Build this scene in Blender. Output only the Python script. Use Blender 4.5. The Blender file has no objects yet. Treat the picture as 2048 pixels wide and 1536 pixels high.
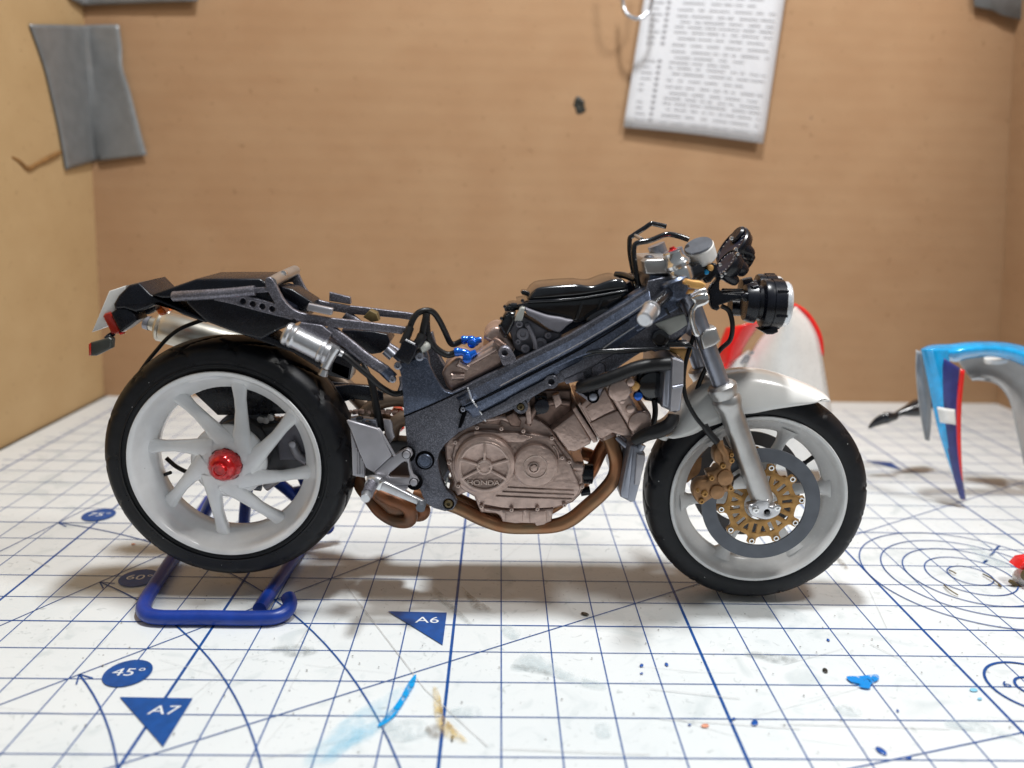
import bpy, bmesh, math, random
from mathutils import Vector, Matrix, Euler
random.seed(7)
SC = bpy.context.scene; COL = SC.collection
# ------------------------------------------------------------------ camera (units: centimetres)
CAM = Vector((-0.149, -10.905, 8.828)); YAW, PIT, ROL, FPX = .0185, .2351, .0199, 1565.03
_F = Vector((math.sin(YAW)*math.cos(PIT), math.cos(YAW)*math.cos(PIT), -math.sin(PIT)))
_R0 = Vector((math.cos(YAW), -math.sin(YAW), 0)); _U0 = _R0.cross(_F)
_R = math.cos(ROL)*_R0+math.sin(ROL)*_U0; _U = -math.sin(ROL)*_R0+math.cos(ROL)*_U0
cd = bpy.data.cameras.new('camera'); cam = bpy.data.objects.new('camera', cd); COL.objects.link(cam)
cam.matrix_world = Matrix(((_R.x, _U.x, -_F.x, CAM.x), (_R.y, _U.y, -_F.y, CAM.y), (_R.z, _U.z, -_F.z, CAM.z), (0, 0, 0, 1)))
cd.sensor_width = 36; cd.lens = FPX/2048*36; cd.clip_start = .1; cd.clip_end = 500
cd.dof.use_dof = True; cd.dof.focus_distance = 16.9; cd.dof.aperture_fstop = .125; cd.dof.aperture_blades = 0
SC.camera = cam
# ------------------------------------------------------------------ world and lamps
W = bpy.data.worlds.new("World"); SC.world = W; W.use_nodes = True
W.node_tree.nodes['Background'].inputs[0].default_value = (.84, .93, 1.0, 1)
W.node_tree.nodes['Background'].inputs[1].default_value = .19
def lamp(name, loc, target, size, power, col, shape='DISK'):
    l = bpy.data.lights.new(name, 'AREA'); l.shape = shape; l.size = size; l.energy = power; l.color = col
    o = bpy.data.objects.new(name, l); COL.objects.link(o); o.location = loc
    o.rotation_euler = (Vector(target)-Vector(loc)).to_track_quat('-Z', 'Y').to_euler(); return o
lamp('ceiling_lamp', (2.5, 4.0, 44), (1.5, 6.5, 0), 4.0, 16600, (.985, .995, 1))
lamp('desk_lamp', (21, -3, 37), (13, 17, 2), 6, 7600, (1, .985, .96))
SC.view_settings.view_transform = 'Standard'; SC.view_settings.look = 'None'; SC.view_settings.exposure = 0; SC.view_settings.gamma = 1
SC.cycles.max_bounces = 8; SC.cycles.diffuse_bounces = 4; SC.cycles.caustics_reflective = False; SC.cycles.caustics_refractive = False
SC.cycles.use_denoising = True; SC.cycles.sample_clamp_indirect = 6
# ------------------------------------------------------------------ photograph measurements -> places
REG = dict(A=(160,500,.29297), B=(180,740,.29297), C=(640,560,.24414), D=(780,780,.29297), E=(960,430,.19531), F=(1200,420,.21484),
 G=(1240,720,.25391), H=(1280,830,.21484), I=(1060,540,.16602), J=(680,820,.15625), K=(1180,680,.2214), L=(1300,440,.10742),
 M=(1380,520,.11719), N=(170,540,.11719), O=(960,580,.09117), P=(880,840,.15625), Q=(1080,720,.11719), R=(360,780,.18231),
 S=(700,560,.14325), T=(420,520,.13672), U=(600,680,.1302), V=(0,0,1), X=(1600,560,.22134), Z=(1600,850,.21875), Y=(0,0,.24414))
def pix(reg, pts):
    ox, oy, s = REG[reg]; return [(ox+p[0]*s, oy+p[1]*s)+tuple(p[2:]) for p in pts]
def ray(u, v): return _F+_R*((u-1024)/FPX)-_U*((v-768)/FPX)
def onY(u, v, y): d = ray(u, v); return CAM+d*((y-CAM.y)/d.y)
def gnd(u, v, z=0.): d = ray(u, v); return CAM+d*((z-CAM.z)/d.z)
def p3(reg, pts): return [onY(*q[:2], q[2]) for q in pix(reg, pts)]
# ------------------------------------------------------------------ materials
MATS = {}
def mk(name, col, metal=0., rough=.5, bump=0., bscale=20., flake=0., coat=0., var=.0, vscale=3., col2=None, spec=.5, trans=0., dust=0., sss=0., edge_glint_wear=0.):
    m = bpy.data.materials.new(name); m.use_nodes = True; nt = m.node_tree; N = nt.nodes; Lk = nt.links
    b = N['Principled BSDF']; b.inputs['Base Color'].default_value = (*col, 1); b.inputs['Metallic'].default_value = metal
    b.inputs['Roughness'].default_value = rough; b.inputs['Coat Weight'].default_value = coat; b.inputs['Coat Roughness'].default_value = .12
    b.inputs['Specular IOR Level'].default_value = spec; b.inputs['Transmission Weight'].default_value = trans
    if sss: b.inputs['Subsurface Weight'].default_value = sss; b.inputs['Subsurface Scale'].default_value = .1
    tc = N.new('ShaderNodeTexCoord'); tco = tc.outputs['Object']
    cout = None
    if var or col2:
        n = N.new('ShaderNodeTexNoise'); n.inputs['Scale'].default_value = vscale; n.inputs['Detail'].default_value = 6; Lk.new(tco, n.inputs['Vector'])
        r = N.new('ShaderNodeValToRGB'); Lk.new(n.outputs['Fac'], r.inputs['Fac'])
        c2 = col2 or tuple(c*(1-var) for c in col); c1 = col if col2 else tuple(min(1, c*(1+var)) for c in col)
        r.color_ramp.elements[0].position = .35; r.color_ramp.elements[1].position = .65
        r.color_ramp.elements[0].color = (*c2, 1); r.color_ramp.elements[1].color = (*c1, 1)
        cout = r.outputs['Color']
        n3 = N.new('ShaderNodeTexNoise'); n3.inputs['Scale'].default_value = vscale*4; n3.inputs['Detail'].default_value = 4; Lk.new(tco, n3.inputs['Vector'])
        mr = N.new('ShaderNodeMapRange'); mr.inputs['To Min'].default_value = rough*.8; mr.inputs['To Max'].default_value = min(1, rough*1.25); Lk.new(n3.outputs['Fac'], mr.inputs['Value']); Lk.new(mr.outputs['Result'], b.inputs['Roughness'])
    if flake:
        v = N.new('ShaderNodeTexVoronoi'); v.inputs['Scale'].default_value = 70; Lk.new(tco, v.inputs['Vector'])
        mx = N.new('ShaderNodeMix'); mx.data_type = 'RGBA'; mx.blend_type = 'MIX'
        r2 = N.new('ShaderNodeValToRGB'); r2.color_ramp.elements[0].position = .55; r2.color_ramp.elements[1].position = .95
        sep = N.new('ShaderNodeSeparateColor'); Lk.new(v.outputs['Color'], sep.inputs[0]); Lk.new(sep.outputs[0], r2.inputs['Fac'])
        Lk.new(r2.outputs['Color'], mx.inputs['Factor'])
        if cout: Lk.new(cout, mx.inputs['A'])
        else: mx.inputs['A'].default_value = (*col, 1)
        mx.inputs['B'].default_value = (*[min(1, c*(1+flake*2.2)+.03*flake) for c in col], 1); cout = mx.outputs['Result']
        # flakes also tilt a little
        vm = N.new('ShaderNodeVectorMath'); vm.operation = 'SUBTRACT'; Lk.new(v.outputs['Color'], vm.inputs[0]); vm.inputs[1].default_value = (.5, .5, .5)
        vs = N.new('ShaderNodeVectorMath'); vs.operation = 'SCALE'; Lk.new(vm.outputs[0], vs.inputs[0]); vs.inputs['Scale'].default_value = .22*flake
        g = N.new('ShaderNodeNewGeometry'); va = N.new('ShaderNodeVectorMath'); Lk.new(g.outputs['Normal'], va.inputs[0]); Lk.new(vs.outputs[0], va.inputs[1])
        vn = N.new('ShaderNodeVectorMath'); vn.operation = 'NORMALIZE'; Lk.new(va.outputs[0], vn.inputs[0]); Lk.new(vn.outputs[0], b.inputs['Normal'])
    if dust:
        v = N.new('ShaderNodeTexVoronoi'); v.inputs['Scale'].default_value = 5; Lk.new(tco, v.inputs['Vector'])
        lt = N.new('ShaderNodeMath'); lt.operation = 'LESS_THAN'; lt.inputs[1].default_value = .055; Lk.new(v.outputs['Distance'], lt.inputs[0])
        sp = N.new('ShaderNodeSeparateColor'); Lk.new(v.outputs['Color'], sp.inputs[0])
        gt = N.new('ShaderNodeMath'); gt.operation = 'GREATER_THAN'; gt.inputs[1].default_value = 1-dust; Lk.new(sp.outputs[0], gt.inputs[0])
        ml = N.new('ShaderNodeMath'); ml.operation = 'MULTIPLY'; Lk.new(lt.outputs[0], ml.inputs[0]); Lk.new(gt.outputs[0], ml.inputs[1])
        mx = N.new('ShaderNodeMix'); mx.data_type = 'RGBA'; Lk.new(ml.outputs[0], mx.inputs['Factor'])
        if cout: Lk.new(cout, mx.inputs['A'])
        else: mx.inputs['A'].default_value = (*col, 1)
        mx.inputs['B'].default_value = (.5, .5, .5, 1); cout = mx.outputs['Result']
    if edge_glint_wear:  # lighter edge colour: worn paint plus painted-in edge highlights
        bv = N.new('ShaderNodeBevel'); bv.samples = 4; bv.inputs['Radius'].default_value = .022; g2 = N.new('ShaderNodeNewGeometry')
        dt = N.new('ShaderNodeVectorMath'); dt.operation = 'DOT_PRODUCT'; Lk.new(bv.outputs[0], dt.inputs[0]); Lk.new(g2.outputs['Normal'], dt.inputs[1])
        m3 = N.new('ShaderNodeMapRange'); m3.inputs['From Min'].default_value = .985; m3.inputs['From Max'].default_value = .80; m3.inputs['To Min'].default_value = 0; m3.inputs['To Max'].default_value = edge_glint_wear; Lk.new(dt.outputs['Value'], m3.inputs['Value'])
        mx = N.new('ShaderNodeMix'); mx.data_type = 'RGBA'; Lk.new(m3.outputs['Result'], mx.inputs['Factor'])
        if cout: Lk.new(cout, mx.inputs['A'])
        else: mx.inputs['A'].default_value = (*col, 1)
        mx.inputs['B'].default_value = (*[min(.85, c*1.6+.22) for c in col], 1); cout = mx.outputs['Result']
    if cout: Lk.new(cout, b.inputs['Base Color'])
    if bump and not flake:
        n2 = N.new('ShaderNodeTexNoise'); n2.inputs['Scale'].default_value = bscale; n2.inputs['Detail'].default_value = 5; Lk.new(tco, n2.inputs['Vector'])
        bp = N.new('ShaderNodeBump'); bp.inputs['Strength'].default_value = bump; bp.inputs['Distance'].default_value = .02
        Lk.new(n2.outputs['Fac'], bp.inputs['Height']); Lk.new(bp.outputs['Normal'], b.inputs['Normal'])
    MATS[name] = m; return m
M_FRAME = mk('gunmetal_paint', (.078, .094, .135), .8, .33, edge_glint_wear=.4, flake=.42, var=.18, vscale=2)
M_FRAME2 = mk('grainy_gunmetal_paint', (.100, .102, .122), .7, .40, edge_glint_wear=.5, flake=.5, var=.15, vscale=3)
M_SUB = mk('subframe_paint', (.155, .15, .175), .7, .40, edge_glint_wear=.5, flake=.5, var=.12)
M_BLACK = mk('satin_black_plastic', (.007, .008, .013), 0, .27, spec=.38, bump=.0, bscale=30, var=.25, dust=.12)
M_GLOSSBLK = mk('gloss_black_plastic', (.008, .009, .012), 0, .16, coat=.6, var=.2, dust=.15)
M_RUBBER = mk('tyre_rubber', (.006, .0065, .009), 0, .45, spec=.35, bump=.12, bscale=40, var=.3, vscale=4, dust=.3)
M_HOSE = mk('black_rubber_hose', (.009, .009, .010), 0, .38, spec=.4, var=.25, bump=.06)
M_WHITE = mk('white_wheel_paint', (.82, .82, .82), 0, .2, coat=.6, bump=.03, bscale=8, var=.04, dust=.10)
M_GREYRIM = mk('warm_white_rim', (.78, .775, .765), 0, .25, coat=.4, bump=.03, bscale=8, var=.04)
M_FENDER = mk('white_fender', (.84, .83, .80), 0, .22, coat=.4, var=.02)
M_ENG = mk('bronze_grey_engine', (.50, .37, .32), .66, .33, edge_glint_wear=.45, bump=.5, bscale=13, var=.14, vscale=5)
M_ENG2 = mk('brown_engine_painted_shade', (.30, .2, .165), .6, .38, bump=.5, bscale=9, var=.3, vscale=4)  # darker copy of the engine colour with shade painted in
M_COPPER = mk('heat_tinted_exhaust', (.36, .13, .055), .75, .36, bump=.15, bscale=7, vscale=1.1, col2=(.31, .205, .115))
M_SILVER = mk('silver_paint', (.62, .62, .64), .85, .30, bump=.12, bscale=25, var=.08, vscale=6)
M_BRIGHT = mk('chrome_silver', (.78, .78, .78), .95, .16, bump=.06, bscale=14, var=.06)
M_STEEL = mk('blue_grey_metal', (.31, .325, .38), .8, .34, var=.12, bump=.05, bscale=30)
M_TITAN = mk('warm_titanium', (.50, .49, .48), .85, .33, var=.08, bump=.08, bscale=18)
M_MUFF = mk('muffler_steel', (.62, .59, .52), .9, .3, var=.05, vscale=1)
M_PLATE = mk('silver_grey_plate', (.42, .41, .44), .6, .42, edge_glint_wear=.4, var=.08, bump=.1, bscale=30)
M_RESIN = mk('grey_resin', (.19, .185, .215), .1, .5, var=.12, bump=.12, bscale=25)
M_PALE = mk('pale_grey_plastic', (.42, .43, .40), .1, .4, var=.1)
M_GOLD = mk('gold_paint', (.42, .23, .075), .55, .38, var=.2, vscale=6, bump=.2, bscale=22)
M_CALIP = mk('bronze_gold_caliper', (.33, .18, .085), .5, .40, var=.2, vscale=5, bump=.35, bscale=14)
M_ORANGE = mk('raw_brass_plastic', (.72, .40, .13), .2, .38, var=.15)
M_DISC = mk('dark_disc_steel', (.125, .135, .155), .6, .45, var=.1, bump=.1, bscale=40)
M_DISC2 = mk('far_disc_steel', (.10, .10, .105), .5, .5, var=.1)
M_RED = mk('candy_red', (.62, .004, .006), .35, .16, coat=.9, var=.3, vscale=9, bump=.6, bscale=7)
M_REDP = mk('red_plastic', (.75, .012, .012), 0, .3, coat=.4, var=.08)
M_REDLENS = mk('dark_red_lens', (.40, .02, .008), 0, .15, coat=.7, var=.2)
M_AMBER = mk('amber_lens', (.75, .13, .01), 0, .18, coat=.7, var=.2)
M_BLUE = mk('candy_blue', (.0, .12, .62), .5, .2, coat=.8, var=.25, vscale=8, bump=.3, bscale=9)
M_STAND = mk('blue_plastic', (.008, .042, .29), 0, .33, var=.12, bump=.12, bscale=9, sss=.05)
M_LENS = mk('clear_lens', (.72, .75, .78), .3, .12, coat=.8, var=.1, vscale=14, bump=.5, bscale=30)
M_CYAN = mk('sky_blue_paint', (.0, .40, .85), .1, .14, coat=1, var=.15)
M_NAVY = mk('navy_paint', (.03, .04, .2), .1, .3, coat=.4, var=.15)
M_PLWHITE = mk('white_body_plastic', (.84, .84, .82), 0, .28, coat=.3, var=.03)
M_PLGREY = mk('grey_inner_plastic', (.40, .405, .41), 0, .35, var=.06)
M_DARKGLASS = mk('dark_gauge_glass', (.01, .014, .03), 0, .3, spec=.25, var=.3)
M_WIRE = mk('steel_wire', (.6, .65, .72), .95, .2, var=.1)
M_DUCT = mk('grey_duct_tape', (.19, .195, .197), .15, .34, bump=.9, bscale=.9, var=.08, vscale=2)
M_PAPER = mk('white_paper', (.63, .64, .67), 0, .7, bump=.05, bscale=8, var=.02)
M_INK = mk('grey_print', (.56, .57, .60), 0, .7, var=.1)
M_INKD = mk('dark_print', (.25, .25, .27), 0, .7, var=.1)
M_PRINT = mk('blue_mat_print', (.006, .072, .29), 0, .33, var=.15, vscale=5)
M_PRWHITE = mk('white_mat_print', (.75, .78, .8), 0, .33, var=.03)
M_PIT = mk('painted_recess_shade', (.004, .004, .005), 0, .9, spec=.05, var=.2)  # flat black standing in for shade in slots, grooves and openings
M_DULLPIPE = mk('dull_brown_pipe', (.17, .12, .085), .5, .42, var=.25, vscale=2, bump=.1)
M_RUST = mk('rust_brown_collector', (.27, .095, .035), .35, .40, vscale=2.2, col2=(.13, .075, .045), bump=.3, bscale=6)
M_BROWN = mk('olive_brown_scrap', (.12, .085, .03), 0, .5, var=.3)
def cardboard(name, base, base2, wave=.08):
    m = bpy.data.materials.new(name); m.use_nodes = True; nt = m.node_tree; N = nt.nodes; Lk = nt.links; b = N['Principled BSDF']
    b.inputs['Roughness'].default_value = .82; b.inputs['Specular IOR Level'].default_value = .25
    tc = N.new('ShaderNodeTexCoord'); mp = N.new('ShaderNodeMapping'); mp.inputs['Scale'].default_value = (.4, .4, .6); Lk.new(tc.outputs['Object'], mp.inputs['Vector'])
    n = N.new('ShaderNodeTexNoise'); n.inputs['Scale'].default_value = 1.6; n.inputs['Detail'].default_value = 5; Lk.new(mp.outputs[0], n.inputs['Vector'])
    n2 = N.new('ShaderNodeTexNoise'); n2.inputs['Scale'].default_value = .35; n2.inputs['Detail'].default_value = 7; Lk.new(tc.outputs['Object'], n2.inputs['Vector'])
    ad = N.new('ShaderNodeMath'); ad.operation = 'ADD'; Lk.new(n.outputs['Fac'], ad.inputs[0]); Lk.new(n2.outputs['Fac'], ad.inputs[1])
    hf = N.new('ShaderNodeMath'); hf.operation = 'MULTIPLY'; hf.inputs[1].default_value = .5; Lk.new(ad.outputs[0], hf.inputs[0])
    r = N.new('ShaderNodeValToRGB'); r.color_ramp.elements[0].position = .38; r.color_ramp.elements[1].position = .62
    r.color_ramp.elements[0].color = (*base2, 1); r.color_ramp.elements[1].color = (*base, 1); Lk.new(hf.outputs[0], r.inputs['Fac'])
    # small flecks of pulp
    n3 = N.new('ShaderNodeTexNoise'); n3.inputs['Scale'].default_value = 4.5; n3.inputs['Detail'].default_value = 3; Lk.new(tc.outputs['Object'], n3.inputs['Vector'])
    r3 = N.new('ShaderNodeValToRGB'); r3.color_ramp.elements[0].position = .24; r3.color_ramp.elements[1].position = .34
    r3.color_ramp.elements[0].color = (.72, .7, .66, 1); r3.color_ramp.elements[1].color = (1, 1, 1, 1); Lk.new(n3.outputs['Fac'], r3.inputs['Fac'])
    mx = N.new('ShaderNodeMix'); mx.data_type = 'RGBA'; mx.blend_type = 'MULTIPLY'; mx.inputs['Factor'].default_value = 1
    Lk.new(r.outputs['Color'], mx.inputs['A']); Lk.new(r3.outputs['Color'], mx.inputs['B']); Lk.new(mx.outputs['Result'], b.inputs['Base Color'])
    # flutes under the liner: shallow horizontal waves
    w = N.new('ShaderNodeTexWave'); w.bands_direction = 'Z'; w.inputs['Scale'].default_value = .5; w.inputs['Distortion'].default_value = 1.1; w.inputs['Detail'].default_value = 2
    Lk.new(tc.outputs['Object'], w.inputs['Vector']); bp = N.new('ShaderNodeBump'); bp.inputs['Strength'].default_value = wave; bp.inputs['Distance'].default_value = .05
    Lk.new(w.outputs['Fac'], bp.inputs['Height']); Lk.new(bp.outputs['Normal'], b.inputs['Normal']); return m
M_CARD = cardboard('kraft_cardboard', (.40, .248, .138), (.372, .222, .12))
M_CARDL = cardboard('pale_kraft_cardboard', (.50, .345, .18), (.46, .31, .155), .0)
M_CRACK = mk('creased_cardboard', (.24, .12, .035), 0, .9, var=.2)
def mat_surface():
    m = bpy.data.materials.new('white_cutting_mat_vinyl'); m.use_nodes = True; nt = m.node_tree; N = nt.nodes; Lk = nt.links; b = N['Principled BSDF']
    tc = N.new('ShaderNodeTexCoord'); O = tc.outputs['Object']
    def noise(s, d, det=5):
        n = N.new('ShaderNodeTexNoise'); n.inputs['Scale'].default_value = s; n.inputs['Detail'].default_value = det; n.inputs['Distortion'].default_value = d; Lk.new(O, n.inputs['Vector']); return n
    def ramp(src, p0, c0, p1, c1):
        r = N.new('ShaderNodeValToRGB'); r.color_ramp.elements[0].position = p0; r.color_ramp.elements[1].position = p1
        r.color_ramp.elements[0].color = (*c0, 1); r.color_ramp.elements[1].color = (*c1, 1); Lk.new(src, r.inputs['Fac']); return r.outputs['Color']
    def mul(a, bb):
        mx = N.new('ShaderNodeMix'); mx.data_type = 'RGBA'; mx.blend_type = 'MULTIPLY'; mx.inputs['Factor'].default_value = 1; Lk.new(a, mx.inputs['A']); Lk.new(bb, mx.inputs['B']); return mx.outputs['Result']
    c = ramp(noise(.25, .3).outputs['Fac'], .35, (.71, .755, .77), .7, (.775, .805, .81))
    c = mul(c, ramp(noise(.9, 1.5, 8).outputs['Fac'], .30, (.85, .875, .88), .43, (1, 1, 1)))
    c = mul(c, ramp(noise(3.2, 2.5, 9).outputs['Fac'], .27, (.70, .72, .72), .37, (1, 1, 1)))
    v = N.new('ShaderNodeTexVoronoi'); v.inputs['Scale'].default_value = 2.6; Lk.new(O, v.inputs['Vector'])
    sp = N.new('ShaderNodeSeparateColor'); Lk.new(v.outputs['Color'], sp.inputs[0])
    th = N.new('ShaderNodeMapRange'); th.inputs['From Min'].default_value = .4; th.inputs['From Max'].default_value = 1; th.inputs['To Min'].default_value = 0; th.inputs['To Max'].default_value = .052; Lk.new(sp.outputs[0], th.inputs['Value'])
    lt = N.new('ShaderNodeMath'); lt.operation = 'LESS_THAN'; Lk.new(v.outputs['Distance'], lt.inputs[0]); Lk.new(th.outputs['Result'], lt.inputs[1])
    mx = N.new('ShaderNodeMix'); mx.data_type = 'RGBA'; Lk.new(lt.outputs[0], mx.inputs['Factor']); Lk.new(c, mx.inputs['A']); mx.inputs['B'].default_value = (.16, .15, .15, 1)
    Lk.new(mx.outputs['Result'], b.inputs['Base Color'])
    rr = N.new('ShaderNodeMapRange'); rr.inputs['To Min'].default_value = .22; rr.inputs['To Max'].default_value = .48; Lk.new(noise(1.1, 1).outputs['Fac'], rr.inputs['Value']); Lk.new(rr.outputs['Result'], b.inputs['Roughness'])
    bp = N.new('ShaderNodeBump'); bp.inputs['Strength'].default_value = .12; bp.inputs['Distance'].default_value = .03; Lk.new(noise(2.5, .5).outputs['Fac'], bp.inputs['Height']); Lk.new(bp.outputs['Normal'], b.inputs['Normal'])
    return m
M_MAT = mat_surface()
def stain(name, col, dens=.6, scale=2.5, rough=.35):
    m = bpy.data.materials.new(name); m.use_nodes = True; nt = m.node_tree; N = nt.nodes; Lk = nt.links; b = N['Principled BSDF']
    b.inputs['Base Color'].default_value = (*col, 1); b.inputs['Roughness'].default_value = rough
    at = N.new('ShaderNodeAttribute'); at.attribute_name = 'fade'
    tc = N.new('ShaderNodeTexCoord'); n = N.new('ShaderNodeTexNoise'); n.inputs['Scale'].default_value = scale; n.inputs['Detail'].default_value = 8; n.inputs['Distortion'].default_value = .8; Lk.new(tc.outputs['Object'], n.inputs['Vector'])
    mr = N.new('ShaderNodeMapRange'); mr.inputs['From Min'].default_value = .32; mr.inputs['From Max'].default_value = .68; Lk.new(n.outputs['Fac'], mr.inputs['Value'])
    ml = N.new('ShaderNodeMath'); ml.operation = 'MULTIPLY'; Lk.new(at.outputs['Fac'], ml.inputs[0]); Lk.new(mr.outputs['Result'], ml.inputs[1])
    m2 = N.new('ShaderNodeMath'); m2.operation = 'MULTIPLY'; m2.inputs[1].default_value = dens; m2.use_clamp = True; Lk.new(ml.outputs[0], m2.inputs[0]); Lk.new(m2.outputs[0], b.inputs['Alpha']); return m
# ------------------------------------------------------------------ object helpers
ORG = {}
def empty(name, loc, label=None, cat=None, parent=None, group=None):
    o = bpy.data.objects.new(name, None); COL.objects.link(o); o.empty_display_size = .3; ORG[o.name] = Vector(loc)
    o.location = Vector(loc)-(ORG[parent.name] if parent else Vector((0, 0, 0)))
    if parent: o.parent = parent
    if label: o['label'] = label; o['category'] = cat
    if group: o['group'] = group
    return o
def link(name, me, mat, parent=None, smooth=35, centre=True):
    """me has world coordinates; move its origin to its own centre and parent it"""
    if centre and len(me.vertices):
        xs = [v.co for v in me.vertices]
        c = Vector([(min(p[i] for p in xs)+max(p[i] for p in xs))/2 for i in range(3)])
    else: c = Vector((0, 0, 0))
    me.transform(Matrix.Translation(-c))
    if smooth: 
        me.shade_smooth(); me.set_sharp_from_angle(angle=math.radians(smooth))
    me.name = name
    if mat and not me.materials: me.materials.append(mat)
    o = bpy.data.objects.new(name, me); COL.objects.link(o); ORG[o.name] = c
    o.location = c-(ORG[parent.name] if parent else Vector((0, 0, 0)))
    if parent: o.parent = parent
    return o
def mesh(verts, faces):
    me = bpy.data.meshes.new('m'); me.from_pydata([tuple(v) for v in verts], [], faces); me.update()
    bm = bmesh.new(); bm.from_mesh(me); bmesh.ops.remove_doubles(bm, verts=bm.verts, dist=1e-5); bmesh.ops.recalc_face_normals(bm, faces=bm.faces); bm.to_mesh(me); bm.free(); return me
def cat(pts, n=5, closed=True):
    """Catmull-Rom through the points; a doubled point is a corner"""
    out = []; L = len(pts); rng = range(L if closed else L-1)
    for i in rng:
        g = (lambda k: pts[k % L]) if closed else (lambda k: pts[max(0, min(L-1, k))])
        a, b, c, d = [Vector(g(i+k)) for k in (-1, 0, 1, 2)]
        if (b-c).length < 1e-6: continue
        m = n
        for k in range(m):
            t = k/m; out.append(.5*((2*b)+(c-a)*t+(2*a-5*b+4*c-d)*t*t+(3*b-a-3*c+d)*t**3))
    if not closed: out.append(Vector(pts[-1]))
    return out
def circ2(c, r, n=20, a0=0): return [(c[0]+r*math.cos(a0+2*math.pi*k/n), c[1]+r*math.sin(a0+2*math.pi*k/n)) for k in range(n)]
def plate2(name, mat, outline, holes, y0, y1, parent, bev=.02, res=2, smooth=35):
    """flat plate: outline and holes are (X,Z) loops; faces at y0 (near) and y1"""
    cu = bpy.data.curves.new('c', 'CURVE'); cu.dimensions = '2D'; cu.fill_mode = 'BOTH'
    for lp in [outline]+list(holes):
        s = cu.splines.new('POLY'); s.points.add(len(lp)-1)
        for q, p in zip(s.points, lp): q.co = (p[0], p[1], 0, 1)
        s.use_cyclic_u = True
    h = (y1-y0)/2; bev = min(bev, h*.9); cu.extrude = h-bev; cu.bevel_depth = bev; cu.bevel_resolution = res; cu.offset = -bev
    t = bpy.data.objects.new('t', cu); COL.objects.link(t)
    dg = bpy.context.evaluated_depsgraph_get(); me = bpy.data.meshes.new_from_object(t.evaluated_get(dg)); bpy.data.objects.remove(t); bpy.data.curves.remove(cu)
    ym = (y0+y1)/2
    for v in me.vertices: x, z, y = v.co; v.co = (x, ym-y, z)
    me.materials.clear(); bm = bmesh.new(); bm.from_mesh(me); bmesh.ops.remove_doubles(bm, verts=bm.verts, dist=1e-5); bmesh.ops.recalc_face_normals(bm, faces=bm.faces); bm.to_mesh(me); bm.free()
    return link(name, me, mat, parent, smooth)
def xz(reg, pts, y): return [(q.x, q.z) for q in (onY(u, v, y) for u, v in [p[:2] for p in pix(reg, pts)])]
def plate(name, mat, reg, pts, y0, y1, parent, holes=(), bev=.02, sm=0, res=2):
    o = xz(reg, pts, y0)
    if sm: o = [(p.x, p.y) for p in cat(o, sm)]
    hs = []
    for h in holes:
        if len(h) == 3: c = xz(reg, [h[:2]], y0)[0]; hs.append(circ2(c, h[2]))
        else: hs.append(xz(reg, h, y0))
    return plate2(name, mat, o, hs, y0, y1, parent, bev, res)
def mir(o, parent, yc=5.45):
    """the same part on the far side of the bike"""
    me = o.data.copy()
    for v in me.vertices: v.co.y = -v.co.y
    me.flip_normals(); c = bpy.data.objects.new(o.name.split('.')[0], me); COL.objects.link(c)
    w = ORG[o.name].copy(); w.y = 2*yc-w.y; ORG[c.name] = w; c.location = w-ORG[parent.name]; c.parent = parent; return c
def tube_me(pts, r, seg=12, cap=True, flat=1.):
    n = len(pts); rs = r if isinstance(r, (list, tuple)) else [r]*n
    T = [(pts[min(i+1, n-1)]-pts[max(i-1, 0)]).normalized() for i in range(n)]
    up = Vector((0, 0, 1)) if abs(T[0].z) < .9 else Vector((1, 0, 0)); N0 = (up-T[0]*up.dot(T[0])).normalized()
    V = []; Fc = []
    for i in range(n):
        N0 = (N0-T[i]*N0.dot(T[i])).normalized(); B = T[i].cross(N0)
        for k in range(seg): a = 2*math.pi*k/seg; V.append(pts[i]+(N0*math.cos(a)+B*math.sin(a)*flat)*rs[i])
    for i in range(n-1):
        for k in range(seg): k2 = (k+1) % seg; Fc.append((i*seg+k, i*seg+k2, (i+1)*seg+k2, (i+1)*seg+k))
    if cap: Fc.append(tuple(range(seg))[::-1]); Fc.append(tuple((n-1)*seg+k for k in range(seg)))
    return mesh(V, Fc)
def tube(name, mat, pts, r, parent=None, n=6, seg=12, flat=1., smooth=50):
    """pts: list of Vectors; smooth path"""
    m = len(pts); rr = r
    if isinstance(r, (list, tuple)):
        path = cat([tuple(p)+(q,) for p, q in zip(pts, r)], n, False) if False else None
        P_ = cat(pts, n, False); rr = []
        for i in range(m-1): rr += [r[i]+(r[i+1]-r[i])*k/n for k in range(n)]
        rr.append(r[-1]); pts = P_
        if len(rr) != len(pts): rr = [rr[min(int(i*len(rr)/len(pts)), len(rr)-1)] for i in range(len(pts))]
    else: pts = cat(pts, n, False)
    return link(name, tube_me(pts, rr, seg, True, flat), mat, parent, smooth)
def ptube(name, mat, reg, pts, r, parent=None, **k): return tube(name, mat, p3(reg, pts), r, parent, **k)
def lathe_me(c, axis, prof, seg=48, disp=None):
    c = Vector(c); A = Vector(axis).normalized(); up = Vector((0, 0, 1)) if abs(A.z) < .9 else Vector((1, 0, 0)); U = (up-A*up.dot(A)).normalized(); Wv = A.cross(U)
    V = []; Fc = []; n = len(prof)
    for k in range(seg):
        a = 2*math.pi*k/seg; d = U*math.cos(a)+Wv*math.sin(a)
        for i, (r, h) in enumerate(prof):
            if disp: r = r+disp(a, i, r, h)
            V.append(c+A*h+d*r)
    for k in range(seg):
        k2 = (k+1) % seg
        for i in range(n-1):
            Fc.append((k*n+i, k2*n+i, k2*n+i+1, k*n+i+1))
    return mesh(V, Fc)
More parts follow.
